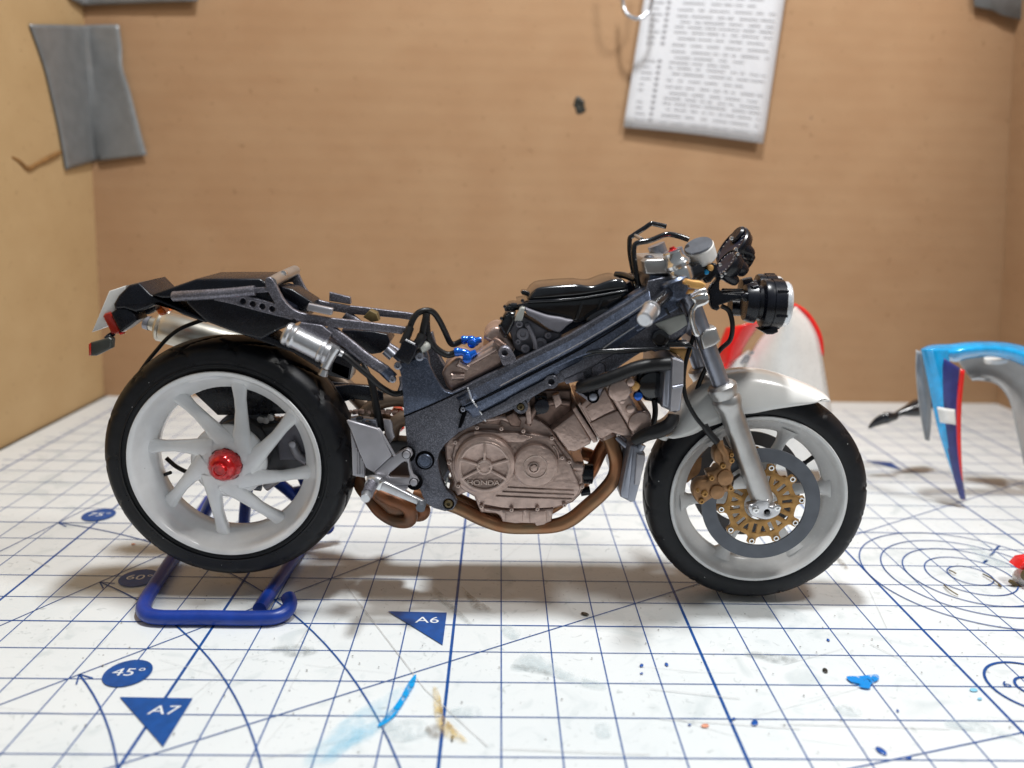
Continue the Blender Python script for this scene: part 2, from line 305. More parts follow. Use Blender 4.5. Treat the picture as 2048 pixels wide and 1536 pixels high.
def lathe(name, mat, c, axis, prof, parent=None, seg=40, smooth=30, disp=None): return link(name, lathe_me(c, axis, prof, seg, disp), mat, parent, smooth)
def disc(name, mat, c, r, h, parent, bev=.02, axis=(0, -1, 0), seg=28, dimple=0):
    """cylinder standing on c, height h along axis"""
    pr = [(0, 0), (r, 0), (r, h-bev), (r-bev*.3, h-bev*.3), (r-bev, h)]
    pr += [(dimple, h), (dimple*.9, h-.03), (0, h-.03)] if dimple else [(0, h)]
    return lathe(name, mat, c, axis, pr, parent, seg)
def pdisc(name, mat, reg, uv, y, r, h, parent, **k): return disc(name, mat, p3(reg, [(uv[0], uv[1], y)])[0]+Vector((0, .03, 0)), r, h+.03, parent, **k)
def box(name, mat, c, size, parent, rot=(0, 0, 0), bev=.03, taper=None):
    bm = bmesh.new(); bmesh.ops.create_cube(bm, size=1)
    for v in bm.verts:
        if taper and v.co.z > 0: v.co.x *= taper; v.co.y *= taper
        v.co = Vector((v.co.x*size[0], v.co.y*size[1], v.co.z*size[2]))
    if bev: bmesh.ops.bevel(bm, geom=bm.edges[:], offset=bev, segments=2, affect='EDGES', profile=.6)
    bm.transform(Matrix.Translation(Vector(c)) @ Euler(rot).to_matrix().to_4x4()); me = bpy.data.meshes.new('b'); bm.to_mesh(me); bm.free()
    return link(name, me, mat, parent, 35)
def grid_me(rows, closed_u=False):
    n = len(rows[0]); V = [p for r in rows for p in r]; Fc = []
    for i in range(len(rows)-1):
        for k in range(n-1): Fc.append((i*n+k, i*n+k+1, (i+1)*n+k+1, (i+1)*n+k))
    return mesh(V, Fc)
def thick(o, t, off=-1): md = o.modifiers.new('thickness', 'SOLIDIFY'); md.thickness = t; md.offset = off; return o
def text_me(s, size, loc, rot=(0, 0, 0), extr=.0005, shear=0., sx=1.):
    cu = bpy.data.curves.new('t', 'FONT'); cu.body = s; cu.size = size; cu.extrude = extr; cu.align_x = 'CENTER'; cu.align_y = 'CENTER'; cu.shear = shear
    t = bpy.data.objects.new('t', cu); COL.objects.link(t); dg = bpy.context.evaluated_depsgraph_get(); me = bpy.data.meshes.new_from_object(t.evaluated_get(dg))
    bpy.data.objects.remove(t); bpy.data.curves.remove(cu); me.materials.clear()
    me.transform(Matrix.Translation(Vector(loc)) @ Euler(rot).to_matrix().to_4x4() @ Matrix.Diagonal((sx, 1, 1, 1))); return me
def join(mes):
    bm = bmesh.new()
    for m in mes: bm.from_mesh(m)
    me = bpy.data.meshes.new('j'); bm.to_mesh(me); bm.free(); return me
exec_parts = []
#@@SETTING
# ================================================================== SETTING: cutting mat
mat_o = link('cutting_mat', mesh([(-17.2, -7.6, 0), (30, -7.6, 0), (30, 25, 0), (-17.2, 25, 0), (-17.2, -7.6, -.3), (30, -7.6, -.3), (30, 25, -.3), (-17.2, 25, -.3)],
 [(0, 1, 2, 3), (4, 5, 6, 7), (0, 1, 5, 4), (1, 2, 6, 5), (2, 3, 7, 6), (3, 0, 4, 7)]), M_MAT, None, 0, centre=False); mat_o['kind'] = 'structure'
ORG[mat_o.name] = Vector((0, 0, 0))
desk = link('desk_top', mesh([(-70, -40, -.302), (70, -40, -.302), (70, 60, -.302), (-70, 60, -.302)], [(0, 1, 2, 3)]), mk('dark_desk_wood', (.10, .065, .04), 0, .5, var=.3, vscale=.3, bump=.1, bscale=2), None, 0, centre=False); desk['kind'] = 'structure'
def strip(p, q, w, z=.004):
    p = Vector((*p, 0)); q = Vector((*q, 0)); d = (q-p).normalized(); n = Vector((-d.y, d.x, 0))*w/2; u = Vector((0, 0, z))
    return [p-n+u, q-n+u, q+n+u, p+n+u]
def strips(lst):
    V = []; Fc = []
    for s in lst: k = len(V); V += s; Fc.append((k, k+1, k+2, k+3))
    me = bpy.data.meshes.new('s'); me.from_pydata([tuple(v) for v in V], [], Fc); return me
x0, x1, ya, yb = -16, 24, -6, 22
grid = [strip((x, ya), (x, yb), .06 if (x+16) % 5 == 0 else .027, .004) for x in range(x0, x1+1)]
link('grid_line_column', strips(grid), M_PRINT, mat_o, 0)
link('grid_line_row', strips([strip((x0, y), (x1, y), .036 if (y+6) % 5 == 0 else .024, .008) for y in range(-6, 23)]), M_PRINT, mat_o, 0)
PC = Vector((-16, -6))
def polar(r, a): return (PC.x+r*math.cos(math.radians(a)), PC.y+r*math.sin(math.radians(a)))
link('angle_line', strips([strip(polar(1, a), polar(44, a), .026, .012) for a in (15, 30, 45, 60, 75)]), M_PRINT, mat_o, 0)
def arc(c, r, a0, a1, w, z):
    n = max(8, int(abs(a1-a0)/2)); V = []; 
    for k in range(n+1):
        a = math.radians(a0+(a1-a0)*k/n)
        for rr in (r-w/2, r+w/2): V.append((c[0]+rr*math.cos(a), c[1]+rr*math.sin(a), z))
    me = bpy.data.meshes.new('a'); me.from_pydata(V, [], [(2*k, 2*k+1, 2*k+3, 2*k+2) for k in range(n)]); return me
def arrow(r, a): 
    t = polar(r, a); a1 = polar(r+.14, a-1.5); a2 = polar(r-.14, a-1.5); return strips([strip(t, a1, .03, .016), strip(t, a2, .03, .016)])
link('protractor_arc', join([arc(PC, r, 2, a, .032, .016) for r, a in ((11.5, 45), (13.5, 60), (15.5, 75))]+[arrow(r, a) for r, a in ((11.5, 45), (13.5, 60), (15.5, 75))]), M_PRINT, mat_o, 0)
link('circle_template', join([arc((11.5, 6.5), r, 0, 360, .03, .02) for r in (.5, 1, 1.5, 2, 2.5)]+[strips([strip((11.5+r*.7+.05, 6.5+r*.7), (11.5+r*.7+.2, 6.5+r*.7+.1), .05, .02) for r in (1, 1.1, 1.6, 1.75, 2.1, 2.3)])]), M_PRINT, mat_o, 0)
link('circle_template', join([arc((10.05, 2.0), r, 0, 360, .05, .02) for r in (.8, .3)]), M_PRINT, mat_o, 0)
link('printed_number', text_me('6', .26, (9.58, 2.06, .02), sx=1.2), M_PRINT, mat_o, 0)
def flat(pts, z): me = bpy.data.meshes.new('f'); me.from_pydata([(*p, z) for p in pts], [], [tuple(range(len(pts)))]); return me
def badge(kind, c, txt, tc, ts):
    b = link('printed_badge', flat(c if kind == 'tri' else circ2(c, .43, 40), .024), M_PRINT, mat_o, 0)
    link('printed_lettering', text_me(txt, ts, (tc[0], tc[1], .028), sx=1.3), M_PRWHITE, b, 0)
badge('tri', [(-6.8, 1.45), (-5.5, 1.43), (-5.5, .17)], 'A7', (-5.86, 1.08), .34)
badge('tri', [(-2.46, 4.5), (-1.18, 4.47), (-1.18, 3.21)], 'A6', (-1.57, 4.14), .34)
badge('c', (-6.99, 2.17), '45°', (-6.98, 2.18), .33); badge('c', (-8.45, 5.89), '60°', (-8.44, 5.9), .33); badge('c', (-11.16, 9.51), '75°', (-11.15, 9.52), .33)
link('printed_triangle', flat([(12.85, 15.11), (13.68, 14.13), (13.68, 14.95)], .024), M_PRINT, mat_o, 0)
link('ruler_tick', strips([strip((-16.3 if k % 5 else -16.55, k*.5-6), (-16.0, k*.5-6), .03, .006) for k in range(56)]), M_PRINT, mat_o, 0)
# stains, smears and spots on the mat (each its own shape)
def blob(name, m, pts, z=.03, n=6, hard=0.):
    P_ = cat([Vector((*gnd(*p)[:2], 0)) for p in pts], n); c = sum(P_, Vector())/len(P_); V = [(c.x, c.y, z)]; F = []; k = len(P_)
    for s in (.35, .6, .8, 1): V += [tuple((c+(p-c)*s).xy)+(z,) for p in P_]
    F += [(0, 1+i, 1+(i+1) % k) for i in range(k)]
    for r in range(3): F += [(1+r*k+i, 1+(r+1)*k+i, 1+(r+1)*k+(i+1) % k, 1+r*k+(i+1) % k) for i in range(k)]
    me = bpy.data.meshes.new('b'); me.from_pydata(V, [], F); at = me.attributes.new('fade', 'FLOAT', 'POINT')
    vals = [1]+[1]*k+[.95]*k+[.75+.25*hard]*k+[hard]*k
    for i, v in enumerate(vals): at.data[i].value = v
    return link(name, me, m, mat_o, 0)
SB = stain('sky_blue_paint_smear', (.0, .33, .75), 2.4, 5); SBH = stain('blue_haze_smear', (.30, .66, .86), .45, 2.2); SG = stain('grey_smudge', (.35, .38, .38), .55, 6)
SY = stain('yellow_smear', (.75, .55, .2), .8, 9); SP = stain('pale_blue_grey_wash', (.58, .67, .70), .55, 3); SK = stain('brown_smudge', (.24, .2, .16), .65, 9)
blob('paint_smear', SB, [(832, 1352), (828, 1375), (812, 1402), (790, 1435), (768, 1453), (755, 1455), (778, 1430), (800, 1400), (816, 1370)], .040, hard=.9)
blob('paint_smear', SBH, [(805, 1375), (800, 1420), (770, 1460), (700, 1500), (630, 1540), (600, 1530), (640, 1480), (700, 1430), (760, 1395)], .032)
blob('paint_smear', SBH, [(770, 1440), (745, 1480), (700, 1500), (660, 1536), (630, 1530), (680, 1480), (730, 1450)], .034)
blob('paint_smear', SY, [(866, 1376), (880, 1390), (878, 1420), (885, 1450), (935, 1485), (915, 1487), (880, 1468), (868, 1430)], .042, hard=.3)
blob('paint_smear', SP, [(770, 1445), (840, 1440), (862, 1465), (840, 1480), (790, 1487), (768, 1470)], .036, hard=.5)
blob('paint_smear', SK, [(855, 1455), (880, 1452), (890, 1475), (870, 1482), (850, 1470)], .044, hard=.4)
blob('paint_smear', SP, [(905, 1420), (950, 1413), (965, 1432), (940, 1437), (900, 1433)], .036, hard=.5)
blob('paint_smear', SG, [(866, 1175), (890, 1195), (920, 1225), (945, 1250), (925, 1245), (895, 1215), (870, 1195)], .036, hard=.3)
blob('paint_smear', SK, [(922, 1175), (945, 1195), (975, 1215), (985, 1225), (950, 1222), (935, 1200)], .040, hard=.2)
blob('paint_smear', SP, [(1020, 1340), (1060, 1300), (1090, 1320), (1150, 1350), (1210, 1370), (1205, 1383), (1150, 1372), (1080, 1345)], .036, hard=.4)
blob('paint_smear', SG, [(1020, 1333), (1070, 1335), (1110, 1355), (1060, 1345)], .040, hard=.2)
blob('paint_smear', SP, [(1665, 1415), (1710, 1413), (1725, 1432), (1690, 1434)], .036, hard=.5)
blob('paint_smear', SP, [(1895, 1443), (1960, 1440), (2010, 1465), (2050, 1490), (1990, 1470), (1900, 1458)], .036, hard=.5)
blob('paint_smear', SG, [(1480, 1310), (1520, 1305), (1600, 1320), (1560, 1330)], .036); blob('paint_smear', SG, [(535, 1300), (600, 1290), (640, 1305), (590, 1318)], .036)
blob('paint_smear', SP, [(1000, 1250), (1040, 1260), (1035, 1280), (1010, 1275)], .036, hard=.4); blob('paint_smear', SP, [(1190, 1450), (1220, 1450), (1222, 1475), (1195, 1478)], .036, hard=.4)
blob('paint_smear', SK, [(1668, 1115), (1680, 1118), (1697, 1138), (1685, 1138)], .036, hard=.3); blob('paint_smear', SP, [(1930, 1090), (1990, 1110), (2030, 1150), (1980, 1130)], .036, hard=.3)
M_DOTB = mk('blue_paint_drop', (.01, .09, .38), 0, .2, coat=.5, var=.2); M_DOTC = mk('cyan_paint_drop', (.25, .6, .8), 0, .3, var=.1); M_DOTP = mk('peach_paint_drop', (.75, .32, .2), 0, .3, var=.1); M_DOTK = mk('dark_paint_drop', (.03, .03, .025), 0, .3, var=.2)
def drop(px, r, m, sx=1.6, label=None):
    g = gnd(*px); me = lathe_me((0, 0, 0), (0, 0, 1), [(r*.05, .012), (r*.6, .011), (r*.92, .008), (r, .002)], 14)
    me.transform(Matrix.Translation((g.x, g.y, .026)) @ Matrix.Rotation(random.random()*3, 4, 'Z') @ Matrix.Diagonal((sx, 1, 1, 1))); return link('paint_drop', me, m, mat_o, 60)
for p, r, m in [((1509, 1448), .055, M_DOTB), ((1467, 1440), .025, M_DOTB), ((1762, 1504), .065, M_DOTB), ((1817, 1518), .035, M_DOTB), ((1333, 1331), .035, M_DOTB), ((1283, 1333), .035, M_DOTB), ((1283, 1349), .022, M_DOTB), ((1656, 1282), .03, M_DOTB),
 ((1379, 1452), .02, M_DOTB), ((1795, 1424), .022, M_DOTB), ((1947, 1382), .05, M_DOTC), ((1410, 1454), .045, M_DOTP), ((1650, 1343), .05, M_DOTK), ((1170, 1230), .06, M_DOTK), ((1959, 1400), .03, M_DOTC), ((905, 1476), .02, M_DOTK), ((904, 1483), .018, M_DOTK), ((267, 1090), .035, M_DOTP)]:
    drop(p, r, m)
wb = stain('bright_blue_wet_paint', (.0, .26, .72), 3, 6, .08)
blob('paint_smear', wb, [(1692, 1358), (1720, 1356), (1752, 1353), (1757, 1362), (1742, 1372), (1738, 1381), (1715, 1376)], .045, hard=.9)
# scratches in the vinyl
link('knife_scratch', strips([strip(gnd(*a).xy, gnd(*b).xy, .012, .03) for a, b in [((690, 1170), (850, 1380)), ((850, 1380), (975, 1495)), ((1320, 1440), (1600, 1460)), ((1300, 1380), (1480, 1400)), ((1000, 1500), (1300, 1512)), ((1560, 1450), (1900, 1460)), ((60, 1120), (100, 1135)), ((1740, 1290), (1800, 1320))]]), mk('scratch_grey', (.5, .5, .5), 0, .6, var=.2), mat_o, 0)
rs = random.Random(3); sc_ = []
for i in range(46):
    x, y, a, L_ = rs.uniform(-11, 12), rs.uniform(-.5, 9), rs.uniform(-.5, .5)+(1.2 if rs.random() < .3 else 0), rs.uniform(.3, 2.6); sc_.append(strip((x, y), (x+L_*math.cos(a), y+L_*math.sin(a)), rs.uniform(.004, .008), .022))
link('fine_scratch', strips(sc_), mk('faint_scratch', (.58, .60, .61), 0, .6, var=.15), mat_o, 0)
for i in range(120):
    if i == 0: dots = []
    x, y, q = rs.uniform(-9, 11), rs.uniform(0, 6), rs.uniform(.008, .02); dots.append(flat(circ2((x, y), q, 7, rs.random()), .033))
link('dust_speck', join(dots), mk('dark_speck', (.10, .095, .09), 0, .7, var=.4), mat_o, 0)['kind'] = 'stuff'
# ================================================================== cardboard box
bx = empty('cardboard_box', (2.7, 23, 0), 'open brown cardboard box whose walls stand behind and beside the mat', 'box')
BL, BR = Vector((-17.36, 22.5, 0)), Vector((22.78, 23.58, 0)); 
def wall(name, a0, b0, a1, b1, m, tdir, bulge=0., nu=24, nv=16):
    rows = []
    for j in range(nv+1):
        t = j/nv; a = Vector(a0).lerp(Vector(a1), t); b = Vector(b0).lerp(Vector(b1), t); rows.append([a.lerp(b, i/nu)+Vector(tdir)*bulge*math.sin(math.pi*i/nu)*math.sin(3*t) for i in range(nu+1)])
    V = [p for r in rows for p in r]; n = nu+1; Fc = [(i*n+k, i*n+k+1, (i+1)*n+k+1, (i+1)*n+k) for i in range(nv) for k in range(nu)]
    base = len(V); V += [p-Vector(tdir)*.45 for p in V[:]]; Fc += [tuple(base+i for i in f[::-1]) for f in Fc[:]]
    edge = [k for k in range(n)]+[(i+1)*n-1 for i in range(1, nv+1)]+[nv*n+k for k in range(n-2, -1, -1)]+[i*n for i in range(nv-1, 0, -1)]
    Fc += [(edge[i], edge[(i+1) % len(edge)], base+edge[(i+1) % len(edge)], base+edge[i]) for i in range(len(edge))]
    o = link(name, mesh(V, Fc), m, bx, 60); return o
TL = Vector((-16.1, 22.6, 26)); TR = Vector((19.8, 23.7, 26))
wall('back_panel', BL, BR, TL, TR, M_CARD, (0, -1, 0), .25)
wall('side_panel', (-17.25, -2, 0), (-17.36, 22.5, 0), (-16.0, -2, 26), TL, M_CARDL, (1, 0, 0), .1)
wall('side_panel', BR, (23.4, -2, 0), TR, (20.8, -2, 26), M_CARD, (-1, 0, 0), .1)
def wallx(z): return -17.36+(1.25/26)*z
# crease on the left panel, hole in the back panel
def onleft(u, v, off=.02):
    d = ray(u, v); best = None
    n = Vector((1, 0, -1.25/26)).normalized(); t = (Vector((-17.3, 0, 0))-CAM).dot(n)/d.dot(n); return CAM+d*t+n*off
tube('crease_line', M_CRACK, [onleft(*p, .0) for p in pix('Y', [(90, 1285), (150, 1320), (225, 1380), (310, 1340), (400, 1295), (490, 1250)])], [.05, .08, .1, .08, .1, .08], bx, seg=8)
h = onY(1159, 211, 22.85); lathe('punched_hole', M_DOTK, h+Vector((0, .02, 0)), (0, -1, 0), [(0, .0), (.1, .03), (.2, .05), (.27, .03), (.3, -.03)], bx, 16, 60, disp=lambda a, i, r, hh: r*.25*math.sin(2*a+1)+r*.12*math.sin(5*a))
def scuff(px, w, hgt, col, a=0.):
    c = onY(*px, 22.86); k = 10; pts = [c+Vector((math.cos(q)*w*(1+.3*math.sin(3*q+px[0])), -.02, math.sin(q)*hgt*(1+.35*math.cos(2*q+px[1])))) for q in [2*math.pi*i/k for i in range(k)]]
    m = mesh(pts+[c+Vector((0, -.03, 0))], [(i, (i+1) % k, k) for i in range(k)]); link('scuff', m, col, bx, 60)
M_SC1 = mk('raised_paper_fibre', (.45, .29, .175), 0, .9, var=.15); M_SC2 = mk('brown_fleck', (.25, .15, .09), 0, .9, var=.2)
for px, w, hgt, m in [((893, 424), .10, .06, M_SC1), ((352, 22), .12, .08, M_SC2), ((304, 210), .06, .05, M_SC2), ((560, 700), .05, .05, M_SC2), ((1622, 236), .06, .06, M_SC2), ((700, 150), .05, .04, M_SC2), ((980, 60), .05, .05, M_SC2)]: scuff(px, w, hgt, m)
# duct tape
def tape(name, label, left_pts, corner, right_pts):
    """left_pts/right_pts: matching px rows from outer edge; corner: px row on the fold"""
    rows = []
    for L_, c, R_ in zip(left_pts, corner, right_pts):
        row = []
        if L_:
            a = onleft(*L_, .06); b = onleft(c[0]-9, c[1], .10)
            row += [a.lerp(b, i/6) for i in range(7)]
        zt = 22.5+c[1]*-.0002; cc = onY(c[0]+9, c[1], 22.36)
        d = onY(*R_, 22.40); kk = len(rows)
        row += [cc.lerp(d, i/6)+Vector((0, -.09*math.exp(-((kk-1.3-i*.12)**2)*6)*(i > 0), 0)) for i in range(7)]
        rows.append(row)
    o = link(name, grid_me([list(r) for r in zip(*[cat(list(q), 4, False) for q in zip(*rows)])]), M_DUCT, None, 25)
    thick(o, .03); o['label'] = label; o['category'] = 'tape'; return o
yy = lambda l: pix('Y', l)
tape('duct_tape', 'grey duct tape patch stuck over the upper left corner of the box', yy([(222, 197), (290, 380), (350, 560), (400, 760), (455, 1000), (490, 1180), (525, 1390)]), yy([(690, 205), (705, 380), (722, 560), (740, 760), (765, 1000), (785, 1180), (800, 1315)]), yy([(975, 200), (1000, 400), (1015, 560), (1070, 760), (1130, 1000), (1170, 1150), (1205, 1270)]))
tape('duct_tape', 'grey duct tape strip along the top left of the back cardboard wall', [(95, -90), (115, -40), (140, 0)], [(163, -90), (165, -40), (168, 10)], [(420, -90), (402, -40), (398, 3)])
t3 = link('duct_tape', grid_me([[onY(x, y+((x-1945)*.02), 23.3) for x in (1945, 1975, 2005, 2040, 2080)] for y in (-80, -40)]+[[onY(x, y, 23.3) for x, y in ((1948, 12), (1985, 20), (2003, 30), (2045, 40), (2090, 50))]]), M_DUCT, None, 60); thick(t3, .03)
t3['label'] = 'torn grey duct tape end at the top right of the back wall'; t3['category'] = 'tape'
# paper sheet with printed rows and a clip
def pp(u, v):
    """u,v in 0..1 on the sheet, hanging a little off the wall"""
    tl, tr, bl, br = Vector((1312, -150)), Vector((1592, -150)), Vector((1247, 253)), Vector((1526, 286))
    p = tl.lerp(tr, u).lerp(bl.lerp(br, u), v); bow = 5*math.sin(math.pi*u)*v; return onY(p.x, p.y-bow*.5+1, 22.78-.16*(1-u)*max(0, v-.1)-.03*math.sin(3*u)*v)
pap = link('paper_sheet', grid_me([[pp(i/12, j/16) for i in range(13)] for j in range(17)]), M_PAPER, None, 60); thick(pap, .006, 1)
pap['label'] = 'white sheet of blurred grey print hanging on the back cardboard wall'; pap['category'] = 'paper'
V = []; Fd = []; Vd = []; Fdd = []
def dash(u0, u1, v, h, VV, FF):
    k = len(VV); o = Vector((0, -.03, 0))
    n = max(1, int((u1-u0)*12)); 
    for i in range(n+1): u = u0+(u1-u0)*i/n; VV.append(pp(u, v-h)+o); VV.append(pp(u, v+h)+o)
    for i in range(n): FF.append((k+2*i, k+2*i+2, k+2*i+3, k+2*i+1))
for j in range(34):
    v = .03+j*.0288
    if v > .965: break
    if j not in (20, 21, 28): dash(.06, .09+random.random()*.06, v, .004, V, Fd)
    if j not in (10, 20, 21): dash(.167, .195, v, .0042, Vd, Fdd)
    u = .25 if j % 3 else .28
    end = {11: .85, 12: .8, 21: .78, 22: .72, 25: .8}.get(j, .95)
    while u < end:
        w = .03+random.random()*.13; dash(u, min(end, u+w), v+.004*math.sin(j), .0040, V, Fd); u += w+.012+random.random()*.03
link('printed_row', mesh(V, Fd), M_INK, pap, 0)['kind'] = 'stuff'; link('printed_mark', mesh(Vd, Fdd), M_INKD, pap, 0)['kind'] = 'stuff'
cl = tube('paper_clip', M_WIRE, [onY(u, v, y) for u, v, y in [(1243, -60, 21.7), (1245, 0, 21.75), (1252, 26, 21.7), (1272, 37, 21.68), (1290, 30, 21.7), (1303, 8, 21.75), (1310, -60, 21.8)]], .07, None, 8)
cl['label'] = 'bent silver wire paper clip at the top left edge of the hanging sheet'; cl['category'] = 'paper clip'
#@@MODELS
# ================================================================== MODEL MOTORCYCLE
YC = 5.45
bike = empty('model_motorcycle', (0, YC, 0), 'half-built scale model motorcycle with exposed dark frame and white wheels', 'model motorcycle')
# ---- rear wheel
RW = Vector((-5.92, YC, 3.165))
rim_prof = [(1.93, -.50), (1.965, -.575), (2.02, -.585), (2.035, -.55), (2.0, -.5), (1.97, -.45)]
def full_rim(c, R, hw, m, parent, floor_r, name='rim', spoke_y=0.):
    pr = [(R-.02, -hw+.06), (R+.015, -hw+.01), (R, -hw-.01), (R-.055, -hw), (R-.10, -hw+.05), (R-.13, -hw+.16), (R-.24, -hw+.34), (floor_r+.03, -.12), (floor_r, -.05), (floor_r, .1), (floor_r+.03, .2), (R-.2, hw-.3), (R-.12, hw-.1), (R-.06, hw), (R, hw+.01), (R+.015, hw-.01), (R-.02, hw-.06)]
    return lathe(name, m, c, (0, 1, 0), pr+[pr[0]], parent, 96, 40)
wr = full_rim(RW, 2.035, .575, M_WHITE, bike, 1.60, 'rear_wheel')
# tyre with cut grooves
def tyre(c, rin, rout, hw, hwi, parent, gr, name='tyre'):
    pr = []; n = 34
    pts = [(rin-.03, -hwi+.05), (rin+.02, -hwi-.03), (rin+.12, -hwi-.07), (rin+.16, -hwi-.075), (rin+.175, -hwi-.11), (rin+.21, -hwi-.10), (rin+.3, -hw), (rin+.3+(rout-rin-.3)*.45, -hw*.96), (rin+.3+(rout-rin-.3)*.8, -hw*.70), (rout-.02, -hw*.3), (rout, 0)]
    half = cat([Vector((*p, 0)) for p in pts], 5, False); half = [(p.x, p.y) for p in half]
    pr = half+[(r, -y) for r, y in half[-2::-1]]
    return lathe(name, M_RUBBER, c, (0, 1, 0), pr, parent, 300, 45, disp=gr)
def rear_gr(a, i, r, y):
    if r < 2.24 or r > 2.9: return 0
    s = 1 if y > 0 else -1; k = (a*15/(2*math.pi)+(0.5 if y > 0 else 0)+abs(y)*1.5) % 1
    g = 0
    if k < .10 and .08 < abs(y) < .62: g = -.05
    k2 = (a*15/(2*math.pi)+.4-abs(y)*1.1) % 1
    if k2 < .08 and .3 < abs(y) < .71: g = -.045
    return g
tyre(RW+Vector((0, .16, 0)), 2.0, 2.68, .70, .60, wr, rear_gr)
def dirw(a, c): return Vector((math.cos(a), 0, math.sin(a)))
for k in range(8):
    a = math.radians(83-45*k); d = dirw(a, 0); t = Vector((math.sin(a), 0, -math.cos(a)))   # clockwise side
    rows = []
    for s, off, w, h, yy_ in ((.30, .27, .30, .13, -.36), (.55, .26, .22, .13, -.34), (.85, .235, .155, .12, -.29), (1.15, .19, .128, .11, -.23), (1.40, .13, .128, .11, -.17), (1.58, .09, .15, .13, -.12), (1.72, .06, .19, .15, -.06), (1.9, .04, .20, .14, -.04)):
        cc = RW+d*s+t*off+Vector((0, yy_, 0)); rows.append([cc+t*w*math.copysign(abs(math.cos(q))**.8, math.cos(q))+Vector((0, 1, 0))*h*math.copysign(abs(math.sin(q))**.8, math.sin(q)) for q in [2*math.pi*j/16 for j in range(17)]])
    link('spoke', grid_me(rows), M_WHITE, wr, 60)
lathe('hub', M_WHITE, RW, (0, -1, 0), [(0, -.45), (.5, -.45), (.72, .05), (.82, .2), (.80, .3), (.68, .39), (.55, .45), (.45, .48), (.37, .48), (.35, .42), (0, .42)], wr, 48, 50)
nut = lathe('hub_nut', M_RED, RW+Vector((0, -.44, 0)), (0, -1, 0), [(.36, 0), (.355, .12), (.33, .17), (.32, .19), (.30, .26), (.25, .33), (.2, .37), (.155, .375), (.15, .42), (.13, .45), (.11, .45), (.10, .42), (0, .42)], wr, 12, 25)
ptube('valve_stem', M_HOSE, 'B', [(505, 716, 5.5), (550, 700, 5.4)], .04, wr, n=1)
# ---- front wheel (steered a touch)
FW = Vector((5.59, YC, 2.485)); fax = Vector((math.sin(math.radians(3)), math.cos(math.radians(3)), 0))
fe = math.radians(-3); ex = Vector((math.cos(fe), math.sin(fe), 0)); ey = Vector((-math.sin(fe), math.cos(fe), 0))
def fl(c, r, m, prof, parent, name, seg=96, sm=40, disp=None): return lathe(name, m, c, ey, prof, parent, seg, sm, disp)
R, hw, fr = 1.90, .44, 1.52
pr = [(R-.02, -hw+.06), (R+.015, -hw+.01), (R, -hw-.01), (R-.05, -hw), (R-.09, -hw+.05), (R-.11, -hw+.14), (R-.2, -hw+.26), (fr+.03, -.1), (fr, -.04), (fr, .1), (R-.2, hw-.24), (R-.1, hw-.1), (R-.05, hw), (R, hw+.01), (R+.015, hw-.01), (R-.02, hw-.06)]
wf = fl(FW, R, M_GREYRIM, pr+[pr[0]], bike, 'front_wheel')
def front_gr(a, i, r, y):
    if r < 2.08: return 0
    k = (a*22/(2*math.pi)+abs(y)*1.4+(0 if y > 0 else .5)) % 1; k2 = (a*22/(2*math.pi)+.5-abs(y)*.9) % 1
    if k < .10 and .06 < abs(y) < .5: return -.035
    if k2 < .07 and .22 < abs(y) < .54: return -.035
    return 0
def tyre_f():
    rin, rout, hw_, hwi = 1.87, 2.445, .53, .46
    pts = [(rin-.03, -hwi+.05), (rin+.02, -hwi-.02), (rin+.1, -hwi-.06), (rin+.24, -hw_), (rin+.40, -hw_*.92), (rin+.52, -hw_*.66), (rout-.02, -hw_*.3), (rout, 0)]
    half = [(p.x, p.y) for p in cat([Vector((*p, 0)) for p in pts], 5, False)]; return half+[(r, -y) for r, y in half[-2::-1]]
fl(FW+ey*.10, 0, M_RUBBER, tyre_f(), wf, 'tyre', 300, 45, front_gr)
def fpt(r, a, y): return FW+(ex*math.cos(a)+Vector((0, 0, 1))*math.sin(a))*r+ey*y
for k in range(6):
    a = math.radians(8+60*k); rows = []
    for s, w, h in ((.3, .30, .2), (.6, .20, .14), (1.0, .13, .10), (1.3, .115, .10), (1.45, .15, .13), (1.56, .26, .18), (1.64, .36, .22)):
        t = -ex*math.sin(a)+Vector((0, 0, 1))*math.cos(a); cc = fpt(s, a, .02)
        rows.append([cc+t*w*math.cos(q)+ey*h*math.sin(q) for q in [2*math.pi*j/14 for j in range(15)]])
    link('spoke', grid_me(rows), M_GREYRIM, wf, 60)
fl(FW, 0, M_GREYRIM, [(0, -.42), (.3, -.42), (.36, -.3), (.45, -.1), (.45, .1), (.36, .3), (.3, .42), (0, .42)], wf, 'hub', 40)
lathe('valve_stem', M_HOSE, fpt(1.52, math.radians(36), 0), fpt(1.2, math.radians(36), -.05)-fpt(1.52, math.radians(36), 0), [(0, 0), (.05, 0), (.045, .2), (.055, .21), (.055, .33), (.03, .34), (0, .34)], wf, 12)
